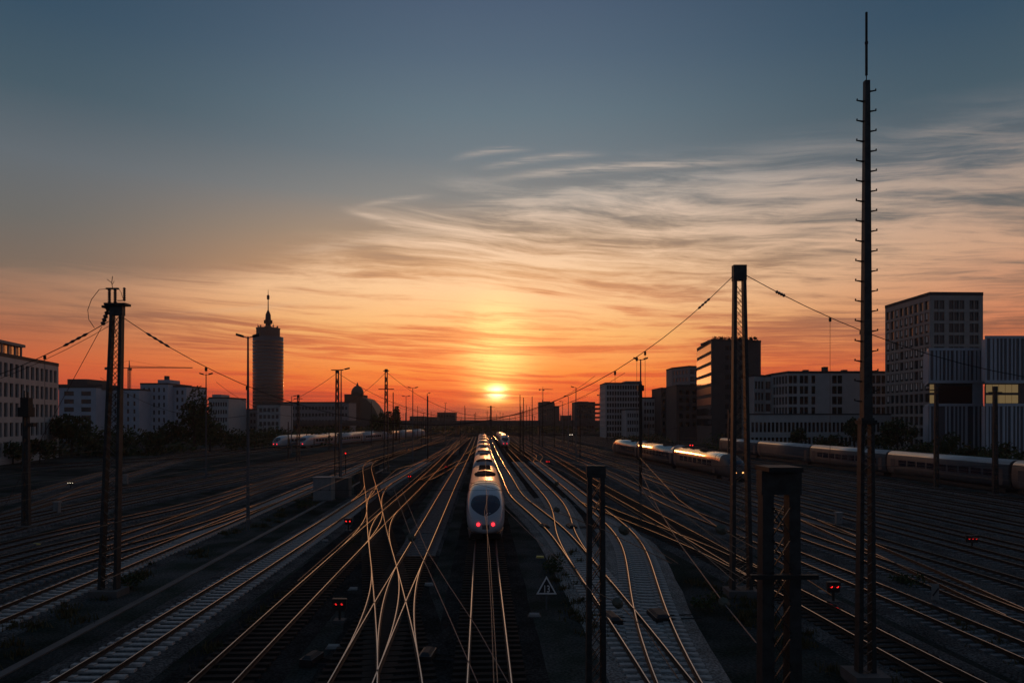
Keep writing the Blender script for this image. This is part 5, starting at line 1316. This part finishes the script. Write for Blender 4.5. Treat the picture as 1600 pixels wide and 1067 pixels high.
def machine(label, px, py, rz, w=.75, l=1.5):
    p = G(px, py); t = thing('switch_machine', label, 'switch machine', (p.x, p.y, 0))
    m = MB(); m.box(-w / 2, w / 2, -l / 2, l / 2, .02, .30); o1 = link(m.mesh('housing', 'sign_black'), 'housing', t); m = MB(); m.hexa([(-w / 2 + .05, -l / 2 + .05, .302), (w / 2 - .05, -l / 2 + .05, .302), (w / 2 - .05, l / 2 - .05, .302), (-w / 2 + .05, l / 2 - .05, .302)], [(-w / 2 + .15, -l / 2 + .2, .40), (w / 2 - .15, -l / 2 + .2, .40), (w / 2 - .15, l / 2 - .2, .40), (-w / 2 + .15, l / 2 - .2, .40)])
    link(m.mesh('lid', 'underframe'), 'lid', t)
    for k in (-.3, .3): m = MB(); m.tube([(w / 2, k, .12), (w / 2 + 1.5, k, .12)], .03, 5); link(m.mesh('rod', 'dark_steel'), 'rod', t)
    t.rotation_euler.z = rz; return t
machine('black switch machine inside the curved concrete sleeper track at lower right', 1030, 968, .10)
machine('black switch machine left of the crossing concrete sleeper tracks', 955, 972, .18, .6, 1.5)
machine('black switch machine beside the inner curve right of the middle train', 893, 826, .1, .7, 1.6)
machine('black switch machine at the left rail of the track right of the middle train', 851, 826, .2, .55, 1.4)
machine('switch machine at the lower end of the crossing in the foreground', 668, 1030, -.1, .5, 1.1)
machine('switch machine left of the foreground crossing', 487, 1036, -.2, .5, 1.0)
rnd = random.Random(3)
for lb, px, py, mt in (('tiny concrete cable lid left of the crossing beside the dim signal', 552, 922, 'concrete'), ('tiny concrete cable lid in the foreground left of the crossing', 521, 1013, 'concrete'), ('small concrete lid right of the crossing rails', 670, 915, 'concrete'),
                       ('small concrete lid between middle track and the triangle sign', 835, 963, 'concrete'), ('small yellow marker block above the triangle sign', 844, 872, 'yellow_paint'), ('small concrete block beside the left concrete sleeper track', 508, 846, 'concrete'),
                       ('tiny concrete block near the tail of the middle train', 740, 845, 'concrete'), ('small yellow marker block among the left tracks', 56, 852, 'yellow_paint'), ('small concrete block beyond the marker board at right', 1512, 912, 'concrete'), ('small concrete block left of the low signal at lower right', 1286, 927, 'concrete')):
    p = G(px, py); w = rnd.uniform(.22, .3); m = MB(); m.hexa([(p.x - w, p.y - .16, 0), (p.x + w, p.y - .16, 0), (p.x + w, p.y + .16, 0), (p.x - w, p.y + .16, 0)], [(p.x - w + .04, p.y - .12, .14), (p.x + w - .04, p.y - .12, .14), (p.x + w - .04, p.y + .12, .16), (p.x - w + .04, p.y + .12, .16)])
    t = thing('cable_lid' if mt == 'concrete' else 'marker_block', lb, 'lid' if mt == 'concrete' else 'marker', tuple(p)); part('block', m, mt, t); m = MB(); m.box(p.x - w - .04, p.x + w + .04, p.y - .2, p.y + .2, -.02, .05); part('base', m, 'dark_concrete', t)
slant('dark wire with two round insulators over the tracks right of the middle train', [(858, 738, 5.6), (870, 755, 5.6), (905, 788, 5.5), (945, 813, 5.4), (975, 828, 5.3), (1060, 880, 5.3)], 'cable', .008, ins=((1, 0, .12), (4, 0, .17)))
slant('dark wire with one round insulator ending at the short dark mast', [(800, 768, 5.5), (870, 796, 5.4), (925, 822, 5.3)], 'cable', .008, ins=((1, 0, .11),))
slant('dark wire with a round insulator low right of the short dark mast', [(932, 925, 5.4), (965, 942, 5.4), (1010, 985, 5.4), (1060, 1060, 5.4)], 'cable', .008, ins=((1, 0, .10),))
p0, p1 = P(205, 700, 225), P(292, 700, 232)
m = MB(); m.bar((p0.x, p0.y, .9), (p1.x, p1.y, .9), .3, 1.8); solo('concrete_wall', m, 'dark_concrete', 'low pale concrete wall under the tall rounded tree', 'wall', (p0.x, p0.y, 0))
def shrub(label, px, py, r, h, seed):
    p = G(px, py); rn = random.Random(seed); t = thing('shrub', label, 'shrub', (p.x, p.y, 0)); m = MB(); crown_mesh(m, (p.x, p.y, h * .5), r, r, h * .55, 420, .07, rn, 7, .02); part('foliage', m, 'leaves', t)
    m = MB(); 
    for k in range(5): a = k * 1.3; m.tube([(p.x, p.y, 0), (p.x + r * .3 * math.cos(a), p.y + r * .3 * math.sin(a), h * .5)], [.02, .008], 4)
    part('stem', m, 'bark', t)
shrub('low shrub left of the concrete sleeper tracks above the triangle sign', 862, 893, .95, .8, 1)
shrub('low shrub on the bare strip at lower right', 1110, 955, 1.0, .9, 2)
shrub('small shrub at the foot of the left lattice mast', 205, 920, .8, .8, 3)
shrub('dark shrub at the right behind the low signal', 1412, 915, 1.2, .7, 4)
shrub('small shrub beside the pale relay cabinet', 478, 795, 1.1, .9, 5)
# ------------------------------------------------------------------ haze
hzm = bpy.data.materials.new('haze'); hzm.use_nodes = True; t = hzm.node_tree; t.nodes.clear()
pv = t.nodes.new('ShaderNodeVolumePrincipled'); pv.inputs['Color'].default_value = (.9, .86, .84, 1); pv.inputs['Density'].default_value = .00011
pv.inputs['Anisotropy'].default_value = .55
om = t.nodes.new('ShaderNodeOutputMaterial'); t.links.new(pv.outputs[0], om.inputs['Volume'])
MATS['haze'] = hzm
m = MB(); m.box(-3600, 3600, -300, 6100, -1, 92)
o = link(m.mesh('haze', 'haze'), 'haze'); o['kind'] = 'stuff'
